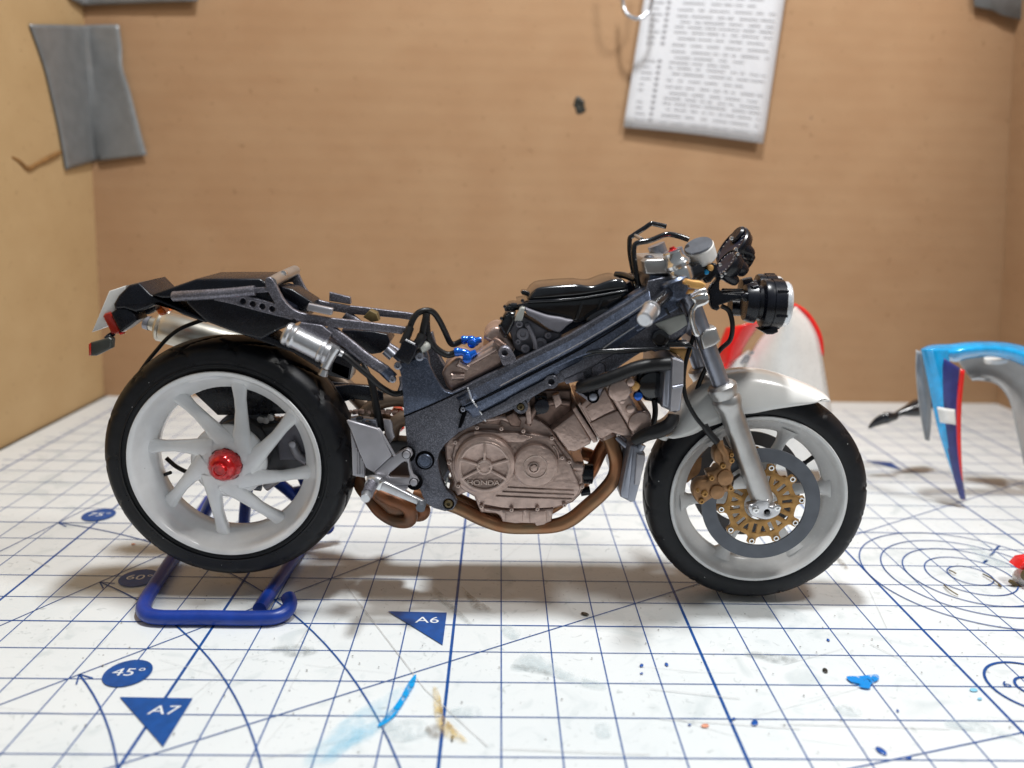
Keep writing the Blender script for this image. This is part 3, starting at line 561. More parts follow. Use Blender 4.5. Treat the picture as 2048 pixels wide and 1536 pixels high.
def disc_set(yo, m, mc, detail):
    sgn = -1 if yo < 0 else 1
    dd = fl(FW+ey*yo, 0, m, [(.955, -.025), (1.255, -.025), (1.262, -.02), (1.262, .02), (1.255, .025), (.955, .025), (.948, 0), (.955, -.025)], wf, 'brake_disc', 96, 30)
    n = 10; out = []
    for k in range(n):
        b = math.radians(9+36*k)
        for da, r in ((-13, .745), (-9, .76), (-6.5, .80), (-6, .90), (-3, .925), (3, .925), (6, .90), (6.5, .80), (9, .76), (13, .745)): out.append((r*math.cos(b+math.radians(da)), r*math.sin(b+math.radians(da))))
    holes = [circ2((0, 0), .36, 40)]
    for k in range(n):
        b = math.radians(9+36*k)
        def rp(r, t): return (r*math.cos(b)-t*math.sin(b), r*math.sin(b)+t*math.cos(b))
        holes.append([rp(.45, -.036), (rp(.45, .036)), rp(.66, .042), rp(.66, -.042)][::1])
        b = math.radians(9+36*k+18)
        holes.append([rp(.50, -.012), rp(.50, .012), rp(.60, .05), rp(.64, .05), rp(.64, -.05), rp(.60, -.05)])
    o = plate2('disc_carrier', mc, out, holes, -.03, .03, wf, .012, 1)
    me = o.data; me.transform(Matrix.Rotation(fe, 4, 'Z')); c0 = FW+ey*(yo-.015); ORG[o.name] = c0
    # plate2 moved the origin to its own middle; the pattern is symmetric about the axle
    o.location = c0-ORG[wf.name]
    for k in range(n):
        b = math.radians(9+36*k); c = fpt(.853, b, yo-.03)
        fl(c, 0, M_BRIGHT if detail else mc, [(.028, -.03), (.035, -.045), (.058, -.045), (.064, -.03), (.064, .05)], wf, 'bolt', 16)
disc_set(-.62, M_DISC, M_GOLD, True); disc_set(.62, M_DISC2, M_GOLD, False)
# ---- fork
def fork(y, near):
    a = onY(1345, 500, 4.62); b = onY(1525, 1000, 4.62); A = (b-a); A.y = 0; L = A.length; A.normalize(); a = Vector((a.x, y, a.z))
    s = lambda v: (onY(1345+(v-500)*.36, v, 4.62)-onY(1345, 500, 4.62)).length
    st = lathe('fork_stanchion', M_STEEL, a, A, [(0, 0), (.19, 0), (.19, s(600)), (.175, s(601)), (.175, s(790)), (0, s(790))], bike, 32)
    sl = lathe('fork_slider', M_TITAN, a, A, [(.18, s(766)), (.25, s(767)), (.30, s(772)), (.305, s(780)), (.275, s(786)), (.27, s(792)), (.30, s(797)), (.30, s(806)), (.26, s(815)), (.245, s(830)), (.235, s(900)), (.235, s(985)), (.22, s(999)), (.18, s(1003)), (0, s(1004))], bike, 36)
    # axle clamp
    return a, A, st, sl
a_, A_, st, sl = fork(4.60, True); fork(6.30, False)
cl_ = plate('axle_clamp', M_SILVER, 'H', [(1010, 850), (1030, 930), (1090, 960), (1180, 980), (1270, 950), (1310, 910), (1310, 870), (1270, 845), (1215, 850), (1200, 790), (1100, 800), (1060, 830)], 4.36, 4.6, bike, [(1185, 905, .05)], .05, sm=3)
box('axle_end', M_GLOSSBLK, onY(*pix('H', [(1185, 905)])[0], 4.42), (.09, .1, .09), cl_, bev=.01)
for uv in ((1075, 880), (1275, 860)): pdisc('pinch_bolt', M_BRIGHT, 'H', uv, 4.36, .075, .05, cl_, dimple=.03)
lathe('axle', M_STEEL, (FW.x-.02, 4.5, 2.45), (0, 1, 0), [(0, 0), (.13, 0), (.13, 1.9), (0, 1.9)], bike, 20)
# caliper
cp = plate('brake_caliper', M_CALIP, 'H', [(700, 330), (690, 380), (700, 440), (740, 480), (700, 520), (625, 545), (640, 600), (560, 615), (510, 660), (495, 720), (510, 780), (550, 830), (590, 835), (640, 800), (700, 770), (770, 740), (830, 710), (870, 690), (860, 640), (865, 560), (850, 500), (870, 440), (850, 330), (790, 310), (740, 300)], 4.45, 4.78, bike, (), .06, 3)
for uv, r in (((790, 580), .17), ((715, 715), .155)): pdisc('piston_cap', M_CALIP, 'H', uv, 4.45, r, .06, cp, bev=.025)
for uv, r in (((600, 730), .07), ((570, 800), .06), ((665, 585), .055), ((770, 470), .06), ((850, 420), .06), ((840, 680), .06), ((535, 700), .04), ((850, 370), .045)): pdisc('bolt', M_GOLD, 'H', uv, 4.44, r, .05, cp, dimple=r*.5)
ptube('banjo_fitting', M_CALIP, 'H', [(740, 240, 4.5), (755, 300, 4.45), (790, 360, 4.42), (800, 420, 4.42)], .075, cp)
plate('caliper_bracket', M_TITAN, 'H', [(870, 610), (940, 560), (1000, 640), (1010, 690), (860, 695)], 4.6, 4.75, bike)
plate('brake_caliper', M_CALIP, 'H', [(500, 420), (480, 500), (440, 560), (425, 600), (440, 640), (490, 600), (560, 560), (600, 480), (640, 400), (600, 360)], 6.1, 6.4, bike, (), .06, 3)
# brake hose
ptube('brake_hose', M_HOSE, 'V', [(1398, 640, 4.9), (1378, 700, 4.6), (1368, 745, 4.5), (1370, 790, 4.45), (1390, 832, 4.42), (1415, 862, 4.4), (1428, 880, 4.42)], .045, bike)
ptube('hose_end', M_HOSE, 'V', [(1409, 851, 4.42), (1417, 864, 4.41), (1434, 884, 4.42)], .075, bike, n=3)
ptube('brake_hose', M_HOSE, 'V', [(1443, 612, 4.9), (1458, 622, 4.9), (1465, 650, 4.9), (1460, 680, 4.95), (1440, 700, 5.0), (1410, 740, 5.2), (1390, 790, 5.3)], .05, bike)
# ---- front fender: skirts either side of the tyre and a rounded top
fu = [(1330, 872), (1342, 845), (1362, 808), (1385, 780), (1415, 757), (1458, 744), (1500, 741), (1545, 748), (1590, 763), (1625, 777), (1640, 786), (1646, 795)]
fd = [(1314, 876), (1345, 877), (1385, 868), (1410, 855), (1440, 845), (1480, 829), (1510, 825), (1545, 818), (1585, 812), (1615, 808), (1638, 804), (1645, 799)]
rows = []
for A, B in zip(cat(fu, 3, False), cat(fd, 3, False)):
    w = .60; a = onY(A.x, A.y, YC); b = onY(B.x, B.y, YC-w); row = []
    for k in range(25):
        q = math.pi*k/24; s = math.sin(q)**.75; y = YC-w*math.copysign(abs(math.cos(q))**.75, math.cos(q)); row.append(Vector((b.x+(a.x-b.x)*s, y, b.z+(a.z-b.z)*s)))
    rows.append(row)
fen = link('front_fender', grid_me(rows), M_FENDER, bike, 60); thick(fen, .045, 1)
# ---- frame
frame_out = [(791, 731), (800, 722), (830, 700), (851, 692), (857, 715), (859, 733), (869, 753), (880, 770), (888, 781), (903, 786), (960, 758), (1040, 718), (1140, 669), (1196, 636), (1250, 606), (1291, 580), (1296, 562), (1320, 556), (1348, 552), (1362, 575), (1362, 620), (1378, 636), (1376, 655), (1352, 680), (1331, 697), (1280, 706), (1234, 737), (1208, 743), (1196, 753), (1172, 764), (1140, 760), (1116, 768), (1104, 777), (1093, 779), (1064, 796), (1052, 812), (1048, 827), (1036, 827), (1028, 818), (1000, 830), (969, 842), (940, 855), (918, 865), (903, 878), (889, 890), (879, 905), (875, 922), (878, 940), (884, 961), (894, 981), (908, 993), (914, 1006), (906, 1020), (890, 1023), (868, 1017), (853, 1008), (846, 995), (838, 975), (826, 955), (818, 925), (814, 890), (810, 850), (808, 825), (806, 790), (805, 758), (800, 742)]
fr_n = plate('frame', M_FRAME2, 'V', frame_out, 4.52, 4.72, bike, [(1102.7, 763.9, .065), (1041.6, 813.9, .06), (897, 1008, .11)], .025)
# pivot plate, upper blue part
pv = plate('pivot_plate', M_FRAME, 'V', [(796, 728), (815, 724), (845, 712), (856, 720), (861, 735), (871, 756), (882, 774), (890, 783), (903, 787), (935, 775), (870, 806), (808, 832), (806, 790), (803, 755), (799, 740)], 4.46, 4.54, bike, (), .015)
# spar: upper facet, ridge, lower facet
top = [(905, 786), (958, 758), (1040, 717), (1140, 668), (1196, 634), (1246, 602), (1298, 568)]
cr1 = [(925, 812), (965, 793), (1060, 744), (1143, 702), (1190, 673), (1256, 634), (1302, 604)]
cr2 = [(938, 822), (972, 806), (1075, 752), (1152, 716), (1206, 697), (1269, 655), (1308, 626)]
bot = [(945, 836), (975, 824), (1089, 762), (1160, 724), (1218, 703), (1280, 665), (1312, 640)]
def interp(L, n=4): return cat(L, n, False)
def facets(name, m, lines, ys, parent):
    cols = [[onY(q.x, q.y, y) for q in interp(l)] for l, y in zip(lines, ys)]
    # close the section at the back
    back = [[Vector((q.x, 4.9, q.z)) for q in cols[-1]], [Vector((q.x, 4.9, q.z)) for q in cols[0]]]
    rows = [list(r) for r in zip(*(cols+back+[cols[0]]))]
    V = [p for r in rows for p in r]; n = len(rows[0]); F = [(i*n+k, i*n+k+1, (i+1)*n+k+1, (i+1)*n+k) for i in range(len(rows)-1) for k in range(n-1)]
    F.append(tuple(range(n-1))); F.append(tuple((len(rows)-1)*n+k for k in range(n-1)))
    o = link(name, mesh(V, F), m, parent, 20); b = o.modifiers.new('bevel', 'BEVEL'); b.width = .02; b.segments = 2; b.limit_method = 'ANGLE'; b.angle_limit = .3; return o
sp = facets('frame_spar', M_FRAME, [[(p[0]-1, p[1]-3) for p in top], top, [(p[0]+.5*(q[0]-p[0]), p[1]+.55*(q[1]-p[1])) for p, q in zip(top, cr1)], cr1, [(p[0]+1, p[1]+2.5) for p in cr1], [(p[0]+2, p[1]+4) for p in cr1], cr2, bot], [4.74, 4.64, 4.46, 4.34, 4.41, 4.35, 4.36, 4.50], bike)
for o in (fr_n, pv, sp): mir(o, bike)
# welds, bosses and bolts on the frame
def weld(pts, r=.05):
    P_ = cat([onY(u, v, y) for u, v, y in pts], 1, False); n = 9
    ms = []
    for i in range(n+1):
        f = i/n*(len(P_)-1); k = min(int(f), len(P_)-2); c = P_[k].lerp(P_[k+1], f-k); ms.append(lathe_me(c, (1, 0, .5), [(0, -.018), (r, -.012), (r*1.1, 0), (r, .012), (0, .018)], 10))
    return link('weld_seam', join(ms), M_SILVER, fr_n, 60)
weld([(937, 779, 4.36), (943, 798, 4.33), (953, 811, 4.36)]); weld([(960, 822, 4.44), (966, 832, 4.49), (970, 839, 4.5)])
def boss(px, y, r, hr, h, m, parent, name='boss'):
    c = onY(*px, y-h); return lathe(name, m, c+Vector((0, h, 0)), (0, -1, 0), [(r, 0), (r, h-.015), (r-.015, h), (hr+.01, h), (hr, h-.01), (hr, -.08), (0, -.08)], parent, 32)
boss((1102.7, 763.9), 4.52, .145, .065, .10, M_FRAME2, fr_n); boss((1041.6, 813.9), 4.52, .15, .085, .05, M_FRAME2, fr_n); boss((1009.5, 706.5), 4.62, .13, .06, .12, M_SUB, fr_n)
plate('engine_lug', M_SUB, 'C', [(1462, 600), (1470, 560), (1500, 542), (1540, 545), (1570, 580), (1605, 655), (1560, 690), (1500, 700)], 4.54, 4.66, bike, [(1513, 597, .055)], .02, 3)
def screw(px, y, r, m=M_BROWN, parent=None): 
    o = lathe('screw', m, onY(*px, y), (0, -1, 0), [(r*1.15, -.05), (r*1.15, 0), (r, .015), (r*.55, .025), (r*.5, -.02), (0, -.02)], parent or fr_n, 18)
screw((1041.6, 813.9), 4.50, .065); screw((897, 1008), 4.50, .075); screw((926, 819), 4.36, .045, M_STEEL)
lathe('boss_ring_shade', M_PIT, onY(926, 819, 4.47), (0, -1, 0), [(.085, 0), (.09, .05), (.07, .07), (.055, .06), (.05, 0)], fr_n, 24)  # black ring, the shade around the boss put into its colour
pc = lathe('pivot_cap', M_FRAME, onY(*pix('J', [(1088, 645)])[0], 4.52), (0, -1, 0), [(.155, 0), (.155, .05), (.14, .065), (.13, .06), (.125, .02), (.12, .02), (.115, .055), (0, .06)], fr_n, 36)
lathe('pivot_groove_shade', M_PIT, onY(*pix('J', [(1086, 645)])[0], 4.515), (0, -1, 0), [(.15, -.02), (.155, .012), (.20, .014), (.205, -.02)], fr_n, 36)  # black ring carrying the groove's shade in its colour
plate('frame_slot_shade', M_PIT, 'V', [(937, 815), (929, 840), (922, 856), (916, 857), (921, 838), (928, 818)], 4.40, 4.53, bike, (), .01)  # black plate laid on as the shade inside the slot
for pts in ([(808, 833, 4.45), (870, 807, 4.45), (934, 777, 4.44)], [(948, 806, 4.33), (1010, 776, 4.33), (1075, 743, 4.33), (1143, 708, 4.33), (1200, 676, 4.33), (1258, 640, 4.33)]): ptube('panel_seam', M_PIT, 'V', pts, .016, fr_n, n=4, seg=6)
ptube('panel_edge', M_SILVER, 'V', [(1206, 697, 4.33), (1235, 676, 4.33), (1269, 654, 4.33)], .013, fr_n, n=3, seg=6); ptube('panel_edge', M_SILVER, 'V', [(1000, 772, 4.32), (1100, 719, 4.32), (1190, 670, 4.32), (1256, 630, 4.32), (1300, 600, 4.33)], .011, fr_n, n=4, seg=6)
plate('lower_rail', M_FRAME2, 'V', [(960, 828), (1012, 802), (1020, 795), (1089, 760), (1097, 775), (1062, 795), (1020, 816), (975, 838), (966, 841)], 4.42, 4.55, bike, (), .02)
plate('frame_gusset', M_FRAME2, 'I', [(350, 1225), (580, 1110), (680, 1040), (900, 1000), (1000, 1010), (840, 1100), (740, 1165), (500, 1270), (430, 1300)], 4.46, 4.56, bike, (), .015)
plate('frame_gusset', M_FRAME2, 'I', [(840, 1105), (1010, 1012), (1330, 1000), (1170, 1095), (1040, 1190), (960, 1220), (910, 1235), (915, 1170), (890, 1120)], 4.47, 4.56, bike, (), .015)
plate('frame_gusset', M_SUB, 'I', [(750, 1175), (840, 1115), (890, 1130), (910, 1180), (905, 1235), (755, 1285)], 4.50, 4.58, bike, (), .015)
plate('frame_gusset', M_SUB, 'I', [(430, 1310), (590, 1240), (640, 1230), (665, 1320), (440, 1375), (410, 1340)], 4.50, 4.58, bike, (), .015)
ptube('thin_brace', M_GLOSSBLK, 'I', [(640, 1030, 4.42), (700, 985, 4.38), (900, 972, 4.33), (1300, 955, 4.3), (1680, 945, 4.3)], .035, bike, n=3)
ptube('thin_brace', M_GLOSSBLK, 'I', [(640, 1045, 4.42), (800, 1000, 4.38), (1100, 985, 4.36), (1400, 970, 4.36)], .03, bike, n=3)
plate('steering_stop', M_GLOSSBLK, 'I', [(1630, 870), (1920, 875), (1985, 935), (1640, 935)], 4.4, 4.75, bike, (), .03)
# head stock and triple clamps
plate('head_stock', M_FRAME, 'V', [(1294, 566), (1300, 548), (1350, 552), (1364, 582), (1362, 620), (1376, 640), (1374, 665), (1340, 697), (1310, 705), (1280, 690), (1300, 640)], 4.62, 6.28, bike, (), .05)
plate('head_gusset', M_PALE, 'I', [(1500, 650), (1700, 570), (1870, 520), (1900, 660), (1780, 740), (1690, 790), (1600, 740)], 4.50, 4.62, bike, (), .03)
plate('head_gusset', M_FRAME, 'I', [(1450, 390), (1560, 330), (1720, 240), (1790, 330), (1840, 440), (1700, 520), (1500, 640), (1290, 760), (1250, 700)], 4.42, 4.62, bike, (), .04)
pdisc('frame_socket', M_GLOSSBLK, 'I', (1560, 815), 4.5, .17, .12, bike, dimple=.1)
for pts in ([(1760, 400), (1790, 390), (1850, 510), (1820, 520)], [(1620, 470), (1650, 460), (1695, 540), (1665, 552)]): plate('cable_guide', M_GLOSSBLK, 'I', pts, 4.36, 4.46, bike, (), .01)
yc_ = lambda reg, pts, y0, y1, m, nm, **k: plate(nm, m, reg, pts, y0, y1, bike, **k)
yc_('V', [(1287, 524), (1294, 519), (1352, 517), (1352, 549), (1292, 549)], 4.55, 6.3, M_TITAN, 'upper_triple_clamp', bev=.05)
lc = yc_('F', [(935, 1180), (985, 1120), (1085, 1095), (1125, 1215), (1080, 1262), (965, 1305)], 4.36, 4.86, M_TITAN, 'lower_triple_clamp', bev=.05)
plate('lower_clamp_bridge', M_STEEL, 'F', [(880, 1210), (960, 1150), (1080, 1130), (1100, 1240), (960, 1290), (900, 1300)], 4.8, 6.2, bike, (), .05)
plate('lower_triple_clamp', M_TITAN, 'F', [(935, 1180), (985, 1120), (1085, 1095), (1125, 1215), (1080, 1262), (965, 1305)], 6.0, 6.4, bike, (), .05)
def cyl(name, m, px, y, axis, prof, parent=None, seg=36): return lathe(name, m, onY(*px, y), axis, prof, parent or bike, seg)
up = (-A_).normalized()
c = cyl('fork_cap', M_BRIGHT, (1362, 551), 4.60, up, [(0, -.1), (.235, -.1), (.25, 0), (.24, .12), (.22, .16), (.27, .2), (.275, .26), (.25, .30), (.23, .32), (.2, .4), (.2, .5), (.18, .53), (0, .53)], bike)
lathe('preload_adjuster', M_RED, ORG[c.name]+up*.28, up, [(0, -.1), (.11, -.1), (.11, .05), (.06, .08), (.05, .12), (0, .12)], c, 10)
c = cyl('fork_cap', M_SILVER, (1362, 551), 6.30, up, [(0, -.1), (.235, -.1), (.25, 0), (.24, .12), (.22, .2), (.27, .24), (.2, .32), (.2, .5), (.18, .53), (0, .53)], bike)
cyl('stem_nut', M_BRIGHT, (1385, 500), 5.4, up, [(0, -.3), (.2, -.3), (.2, 0), (.16, .04), (.15, .1), (0, .1)], bike, 6)
cyl('stem_nut', M_STEEL, (1298, 517), 5.0, (0, 0, 1), [(0, -.1), (.1, -.1), (.1, .04), (.06, .07), (0, .07)], bike, 14)
# clip-on handlebar with silver end, pointing at the viewer
h0 = onY(1345, 578, 4.6); h1 = onY(1303, 617, 3.75); h2 = onY(1287, 642, 3.35); ax = (h1-h0).normalized()
cyl('handlebar_clamp', M_FRAME, (1352, 573), 4.60, up, [(0, -.22), (.30, -.22), (.33, -.18), (.33, .15), (.28, .2), (0, .2)], bike)
lathe('handlebar', M_GLOSSBLK, h0, h1-h0, [(0, 0), (.15, 0), (.155, .12), (.125, .16), (.118, (h1-h0).length), (0, (h1-h0).length)], bike, 28)
L = (h2-h1).length; lathe('handlebar_end', M_SILVER, h1-ax*.02, h2-h1, [(0, 0), (.16, 0), (.175, .03), (.175, .08), (.155, .1), (.155, L-.03), (.13, L), (.125, L-.01), (.0, L-.015)], bike, 28)
h0 = onY(1345, 575, 6.3); h1 = h0+Vector((-.35, 1.1, -.25)); lathe('handlebar', M_GLOSSBLK, h0, h1-h0, [(0, 0), (.13, 0), (.12, (h1-h0).length), (0, (h1-h0).length)], bike, 20)
# brake lever bracket: pale blue metal hook
plate('lever_bracket', M_BRIGHT, 'F', [(845, 825), (900, 790), (980, 770), (1020, 790), (1028, 840), (1000, 880), (950, 900), (905, 920), (890, 970), (893, 1050), (915, 1110), (935, 1150), (928, 1180), (900, 1188), (875, 1160), (855, 1090), (840, 1010), (848, 930), (880, 870)], 4.12, 4.32, bike, (), .06, 3)
plate('lever_pivot', M_SILVER, 'F', [(850, 790), (930, 740), (985, 725), (1010, 760), (1000, 790), (900, 810), (860, 820)], 4.2, 4.45, bike, (), .04)
# raw brass coloured fuse box pieces
plate('relay_bracket', M_ORANGE, 'L', [(640, 1160), (690, 1100), (820, 1130), (950, 1140), (1050, 1200), (1000, 1290), (880, 1290), (740, 1265), (730, 1215), (640, 1200)], 3.95, 4.15, bike, (), .03)
plate('relay_bracket', M_ORANGE, 'L', [(735, 1300), (850, 1300), (800, 1370), (690, 1385)], 3.97, 4.12, bike, (), .03)
plate('relay_bracket', M_GOLD, 'L', [(890, 920), (960, 1120), (760, 1100), (750, 1070)], 4.9, 5.1, bike, (), .02)
plate('horn_bracket', M_ORANGE, 'I', [(1650, 945), (1900, 950), (1960, 960), (1930, 1060), (1830, 1090), (1800, 1030), (1700, 990)], 4.9, 5.0, bike, (), .02)
# clutch master cylinder: white reservoir cup with dark cap
ra = onY(*pix('L', [(905, 500)])[0], 4.85); rb = onY(*pix('L', [(1010, 750)])[0], 4.85); d = (rb-ra); axr = Vector((d.x, .12, d.z)).normalized()
lathe('reservoir', M_PLWHITE, ra, axr, [(0, -.01), (.285, -.01), (.30, .01), (.30, d.length-.02), (.27, d.length+.02), (0, d.length+.02)], bike, 40)
lathe('reservoir_cap', M_DISC, ra-axr*.02, axr, [(0, -.03), (.27, -.03), (.285, -.01), (.285, .03)], bike, 40)
box('master_cylinder', M_GLOSSBLK, onY(1378, 548, 4.7), (.55, .35, .22), bike, (0, -.55, 0), .05); box('master_cylinder', M_GLOSSBLK, onY(1402, 540, 4.9), (.5, .3, .3), bike, (0, -.7, 0), .06)
# cockpit stay: two black bent rods
ptube('cockpit_stay', M_GLOSSBLK, 'E', [(1580, 640, 5.9), (1565, 560, 5.9), (1535, 400, 5.9), (1533, 250, 5.9), (1560, 215, 5.9), (1690, 130, 5.9), (1750, 90, 5.9), (1800, 95, 5.9), (1905, 118, 5.9)], .052, bike, n=4)
ptube('cockpit_stay', M_GLOSSBLK, 'V', [(1277, 575, 4.95), (1272, 545, 4.95), (1268, 515, 4.95), (1268, 495, 4.95), (1275, 486, 4.95), (1300, 481, 4.95), (1328, 470, 4.95), (1342, 469, 4.95), (1360, 473, 4.95), (1377, 479, 4.95)], .055, bike, n=4)
ptube('stay_joint', M_GLOSSBLK, 'V', [(1262, 553, 5.4), (1270, 560, 5.1), (1276, 578, 4.95)], .09, bike, n=3); ptube('throttle_cable', M_GLOSSBLK, 'V', [(1232, 549, 5.6), (1250, 551, 5.4), (1272, 560, 5.0)], .07, bike)
ptube('stay_joint', M_TITAN, 'V', [(1270, 471, 5.9), (1284, 479, 5.0)], .04, bike, n=2)
# instrument dials
def dial(px, y, r, t, glass=True):
    ax = Vector((-.82, -.12, .55)).normalized(); o = cyl('instrument_dial', M_BLACK, px, y, ax, [(0, -t), (r*.7, -t), (r*.86, -t*.8), (r, -t*.35), (r*1.02, -.06), (r*1.04, 0), (r*.98, .03), (r*.9, .03), (r*.88, 0), (0, 0)], bike, 40)
    lathe('dial_glass', M_DARKGLASS, onY(*px, y)+ax*.004, ax, [(0, .012), (r*.86, .005), (r*.88, -.02)], o, 32)
    q0 = ax.cross(Vector((0, 1, 0))).normalized(); q1 = ax.cross(q0)
    V = []; F = []
    for k in range(14):
        a = 2*math.pi*k/18+.4; dd = q0*math.cos(a)+q1*math.sin(a); tt = q0*-math.sin(a)+q1*math.cos(a); cc = onY(*px, y)+ax*.02; n = len(V)
        V += [cc+dd*r*.66-tt*.008, cc+dd*r*.66+tt*.008, cc+dd*r*.8+tt*.008, cc+dd*r*.8-tt*.008]; F.append((n, n+1, n+2, n+3))
    link('dial_mark', mesh(V, F), M_PLGREY, o, 0)
    return o
dial((1464, 492), 5.45, .44, .24); dial((1452, 527), 4.95, .33, .26); dial((1475, 515), 6.05, .34, .26)
for uv, y, r_ in (((1700, 330), 5.5, .2), ((1760, 560), 5.2, .16), ((1640, 870), 4.9, .17), ((1480, 1060), 4.85, .13), ((1780, 640), 5.8, .14)): cyl('dial_housing', M_BLACK, pix('L', [uv])[0], y, (-.82, -.12, .55), [(0, -.2), (r_*.6, -.2), (r_*.8, -.15), (r_, 0), (r_, .12), (r_*.8, .16), (0, .16)], bike, 20)
for uv in ((1370, 340), (1450, 545)): pdisc('mount_screw', M_BRIGHT, 'L', (uv[0]+150, uv[1]), 4.85, .04, .03, bike)
for uv in ((1630, 630), (1330, 1040), (1400, 980), (1300, 830)): pdisc('mount_screw', M_BRIGHT, 'L', uv, 4.7, .035, .04, bike)
plate('cluster_bracket', M_BLACK, 'M', [(180, 130), (330, 60), (450, 60), (500, 200), (545, 300), (510, 380), (510, 500), (560, 560), (900, 590), (880, 650), (500, 780), (520, 830), (470, 870), (400, 850), (360, 780), (330, 520), (380, 430), (470, 330), (440, 280), (360, 380), (280, 400), (180, 250)], 4.78, 5.0, bike, (), .04)
pdisc('wiring_plug', M_ORANGE, 'L', (1110, 885), 4.72, .06, .1, bike); pdisc('wiring_plug', M_CYAN, 'L', (1045, 970), 4.72, .05, .06, bike)
# headlights
def headlight(cx0, cx1, cy, y, s=1.):
    a = onY(cx0, cy, y); b = onY(cx1, cy, y); ax = (b-a); L = ax.length; ax = Vector((ax.x, -.06, ax.z-.02)).normalized(); r = .495*s
    o = lathe('headlight', M_BLACK, a, ax, [(0, 0), (.2*s, 0), (.36*s, .02), (.40*s, .12), (.42*s, L*.28), (.33*s, L*.33), (.36*s, L*.42), (r*.97, L*.46), (r, L*.5), (r, L*.62), (r*.965, L*.63), (r*.965, L*.66), (r, L*.67), (r, L*.93), (r*.97, L*.95), (r*.9, L*.95)], bike, 56)
    lathe('headlight_lens', M_LENS, a, ax, [(r*.93, L*.93), (r*.93, L*1.05), (r*.88, L*1.10), (r*.6, L*1.14), (0, L*1.155)], o, 48)
    lathe('reflector', M_BRIGHT, a, ax, [(r*.9, L*.95), (r*.5, L*.7), (0, L*.6)], o, 40)
    for k in range(6):
        q = math.pi*(k/3)+.4; c = a+ax*L*.8+Vector((0, math.cos(q), math.sin(q)))*r*.99; box('clip', M_BLACK, c, (.22, .06, .05), o, (0, 0, 0), .01)
    return o
hl = headlight(1486, 1565, 605, 4.98); headlight(1478, 1550, 590, 6.0, .95)
plate('headlight_foot', M_BLACK, 'M', [(1300, 1180), (1500, 1110), (1510, 1235), (1420, 1275), (1320, 1275), (1200, 1200)], 4.8, 5.2, bike, (), .03)
for pts in ([(1060, 450), (1180, 420), (1230, 540), (1120, 560)], [(880, 620), (960, 560), (1100, 560), (1150, 640), (1100, 760), (1030, 760), (940, 700)]): plate('headlight_mount', M_BLACK, 'M', pts, 4.7, 5.1, bike, (), .05)
ptube('headlight_stay', M_BLACK, 'M', [(480, 600, 4.9), (700, 600, 4.9), (900, 600, 4.9), (980, 640, 4.9)], .10, bike); ptube('headlight_stay', M_GLOSSBLK, 'M', [(560, 540, 5.1), (760, 545, 5.2), (980, 540, 5.3)], .07, bike)
ptube('bulb_socket', M_BLACK, 'M', [(680, 790, 5.6), (900, 800, 5.6), (950, 800, 5.6)], .2, bike)
# ---- air box
ab = plate('airbox_lid', M_GLOSSBLK, 'V', [(1057, 600), (1060, 590), (1068, 581), (1085, 574), (1150, 569), (1170, 571), (1190, 571), (1215, 562), (1235, 558), (1250, 562), (1256, 572), (1254, 581), (1215, 586), (1165, 594), (1120, 598), (1080, 602)], 4.72, 6.15, bike, (), .09, 3, res=4)
plate('airbox_seam', M_GLOSSBLK, 'V', [(1056, 601), (1120, 598), (1165, 594), (1215, 586), (1256, 579), (1257, 583), (1216, 590), (1166, 598), (1120, 603), (1057, 606)], 4.66, 6.2, bike, (), .02)
plate('airbox', M_GLOSSBLK, 'V', [(1034, 609), (1060, 604), (1120, 602), (1165, 598), (1215, 590), (1250, 584), (1244, 600), (1225, 615), (1195, 632), (1165, 645), (1130, 642), (1080, 632), (1046, 622)], 4.80, 6.1, bike, (), .04)
for pts in ([(1164, 598), (1170, 598), (1156, 640), (1150, 640)], [(1204, 593), (1210, 593), (1200, 620), (1192, 624)]): plate('airbox_rib', M_GLOSSBLK, 'V', pts, 4.74, 4.84, bike, (), .02)
plate('airbox_tab', M_GLOSSBLK, 'E', [(415, 790), (440, 770), (500, 785), (510, 830), (480, 830), (430, 815)], 5.2, 5.5, bike, (), .02)
plate('air_duct', M_GLOSSBLK, 'E', [(1080, 1080), (1150, 1010), (1240, 965), (1320, 960), (1360, 980), (1300, 1040), (1180, 1110)], 4.66, 5.0, bike, (), .06, 3)
# ---- carburettors (grey resin) behind the spar
cb = plate('carburettor', M_RESIN, 'O', [(640, 900), (760, 700), (930, 560), (1500, 900), (1755, 940), (1755, 1050), (1100, 1330), (1000, 1400), (820, 1330), (750, 1250), (700, 1080)], 4.85, 5.6, bike, (), .04)
plate('carburettor_cover', M_RESIN, 'O', [(1000, 400), (1250, 480), (1500, 560), (1755, 600), (1900, 640), (2050, 680), (1900, 800), (1755, 930), (1600, 900), (1450, 820), (1300, 710), (1130, 600), (1030, 540)], 4.62, 4.85, bike, (), .05, 3)
for uv, r in (((940, 950), .13), ((990, 1270), .095), ((860, 730), .075), ((830, 1120), .055), ((1490, 980), .07), ((1045, 765), .055), ((1320, 1170), .14)): pdisc('carburettor_cap', M_RESIN, 'O', uv, 4.85, r, .12, cb, dimple=r*.5)
ptube('linkage_arm', M_RESIN, 'O', [(1050, 770, 4.72), (1100, 880, 4.72), (1160, 1020, 4.72), (1200, 1150, 4.72), (1210, 1290, 4.72)], .045, cb)
plate('linkage_clip', M_PALE, 'O', [(880, 400), (920, 375), (990, 395), (975, 470), (960, 560), (925, 680), (800, 680), (760, 680), (800, 560), (850, 470)], 4.62, 4.85, bike, (), .03)
plate('vacuum_cap', M_GLOSSBLK, 'O', [(560, 490), (640, 480), (790, 490), (760, 600), (760, 700), (640, 960), (560, 1070), (515, 1050), (530, 970), (430, 790), (470, 700), (510, 570)], 4.7, 5.0, bike, (), .06)
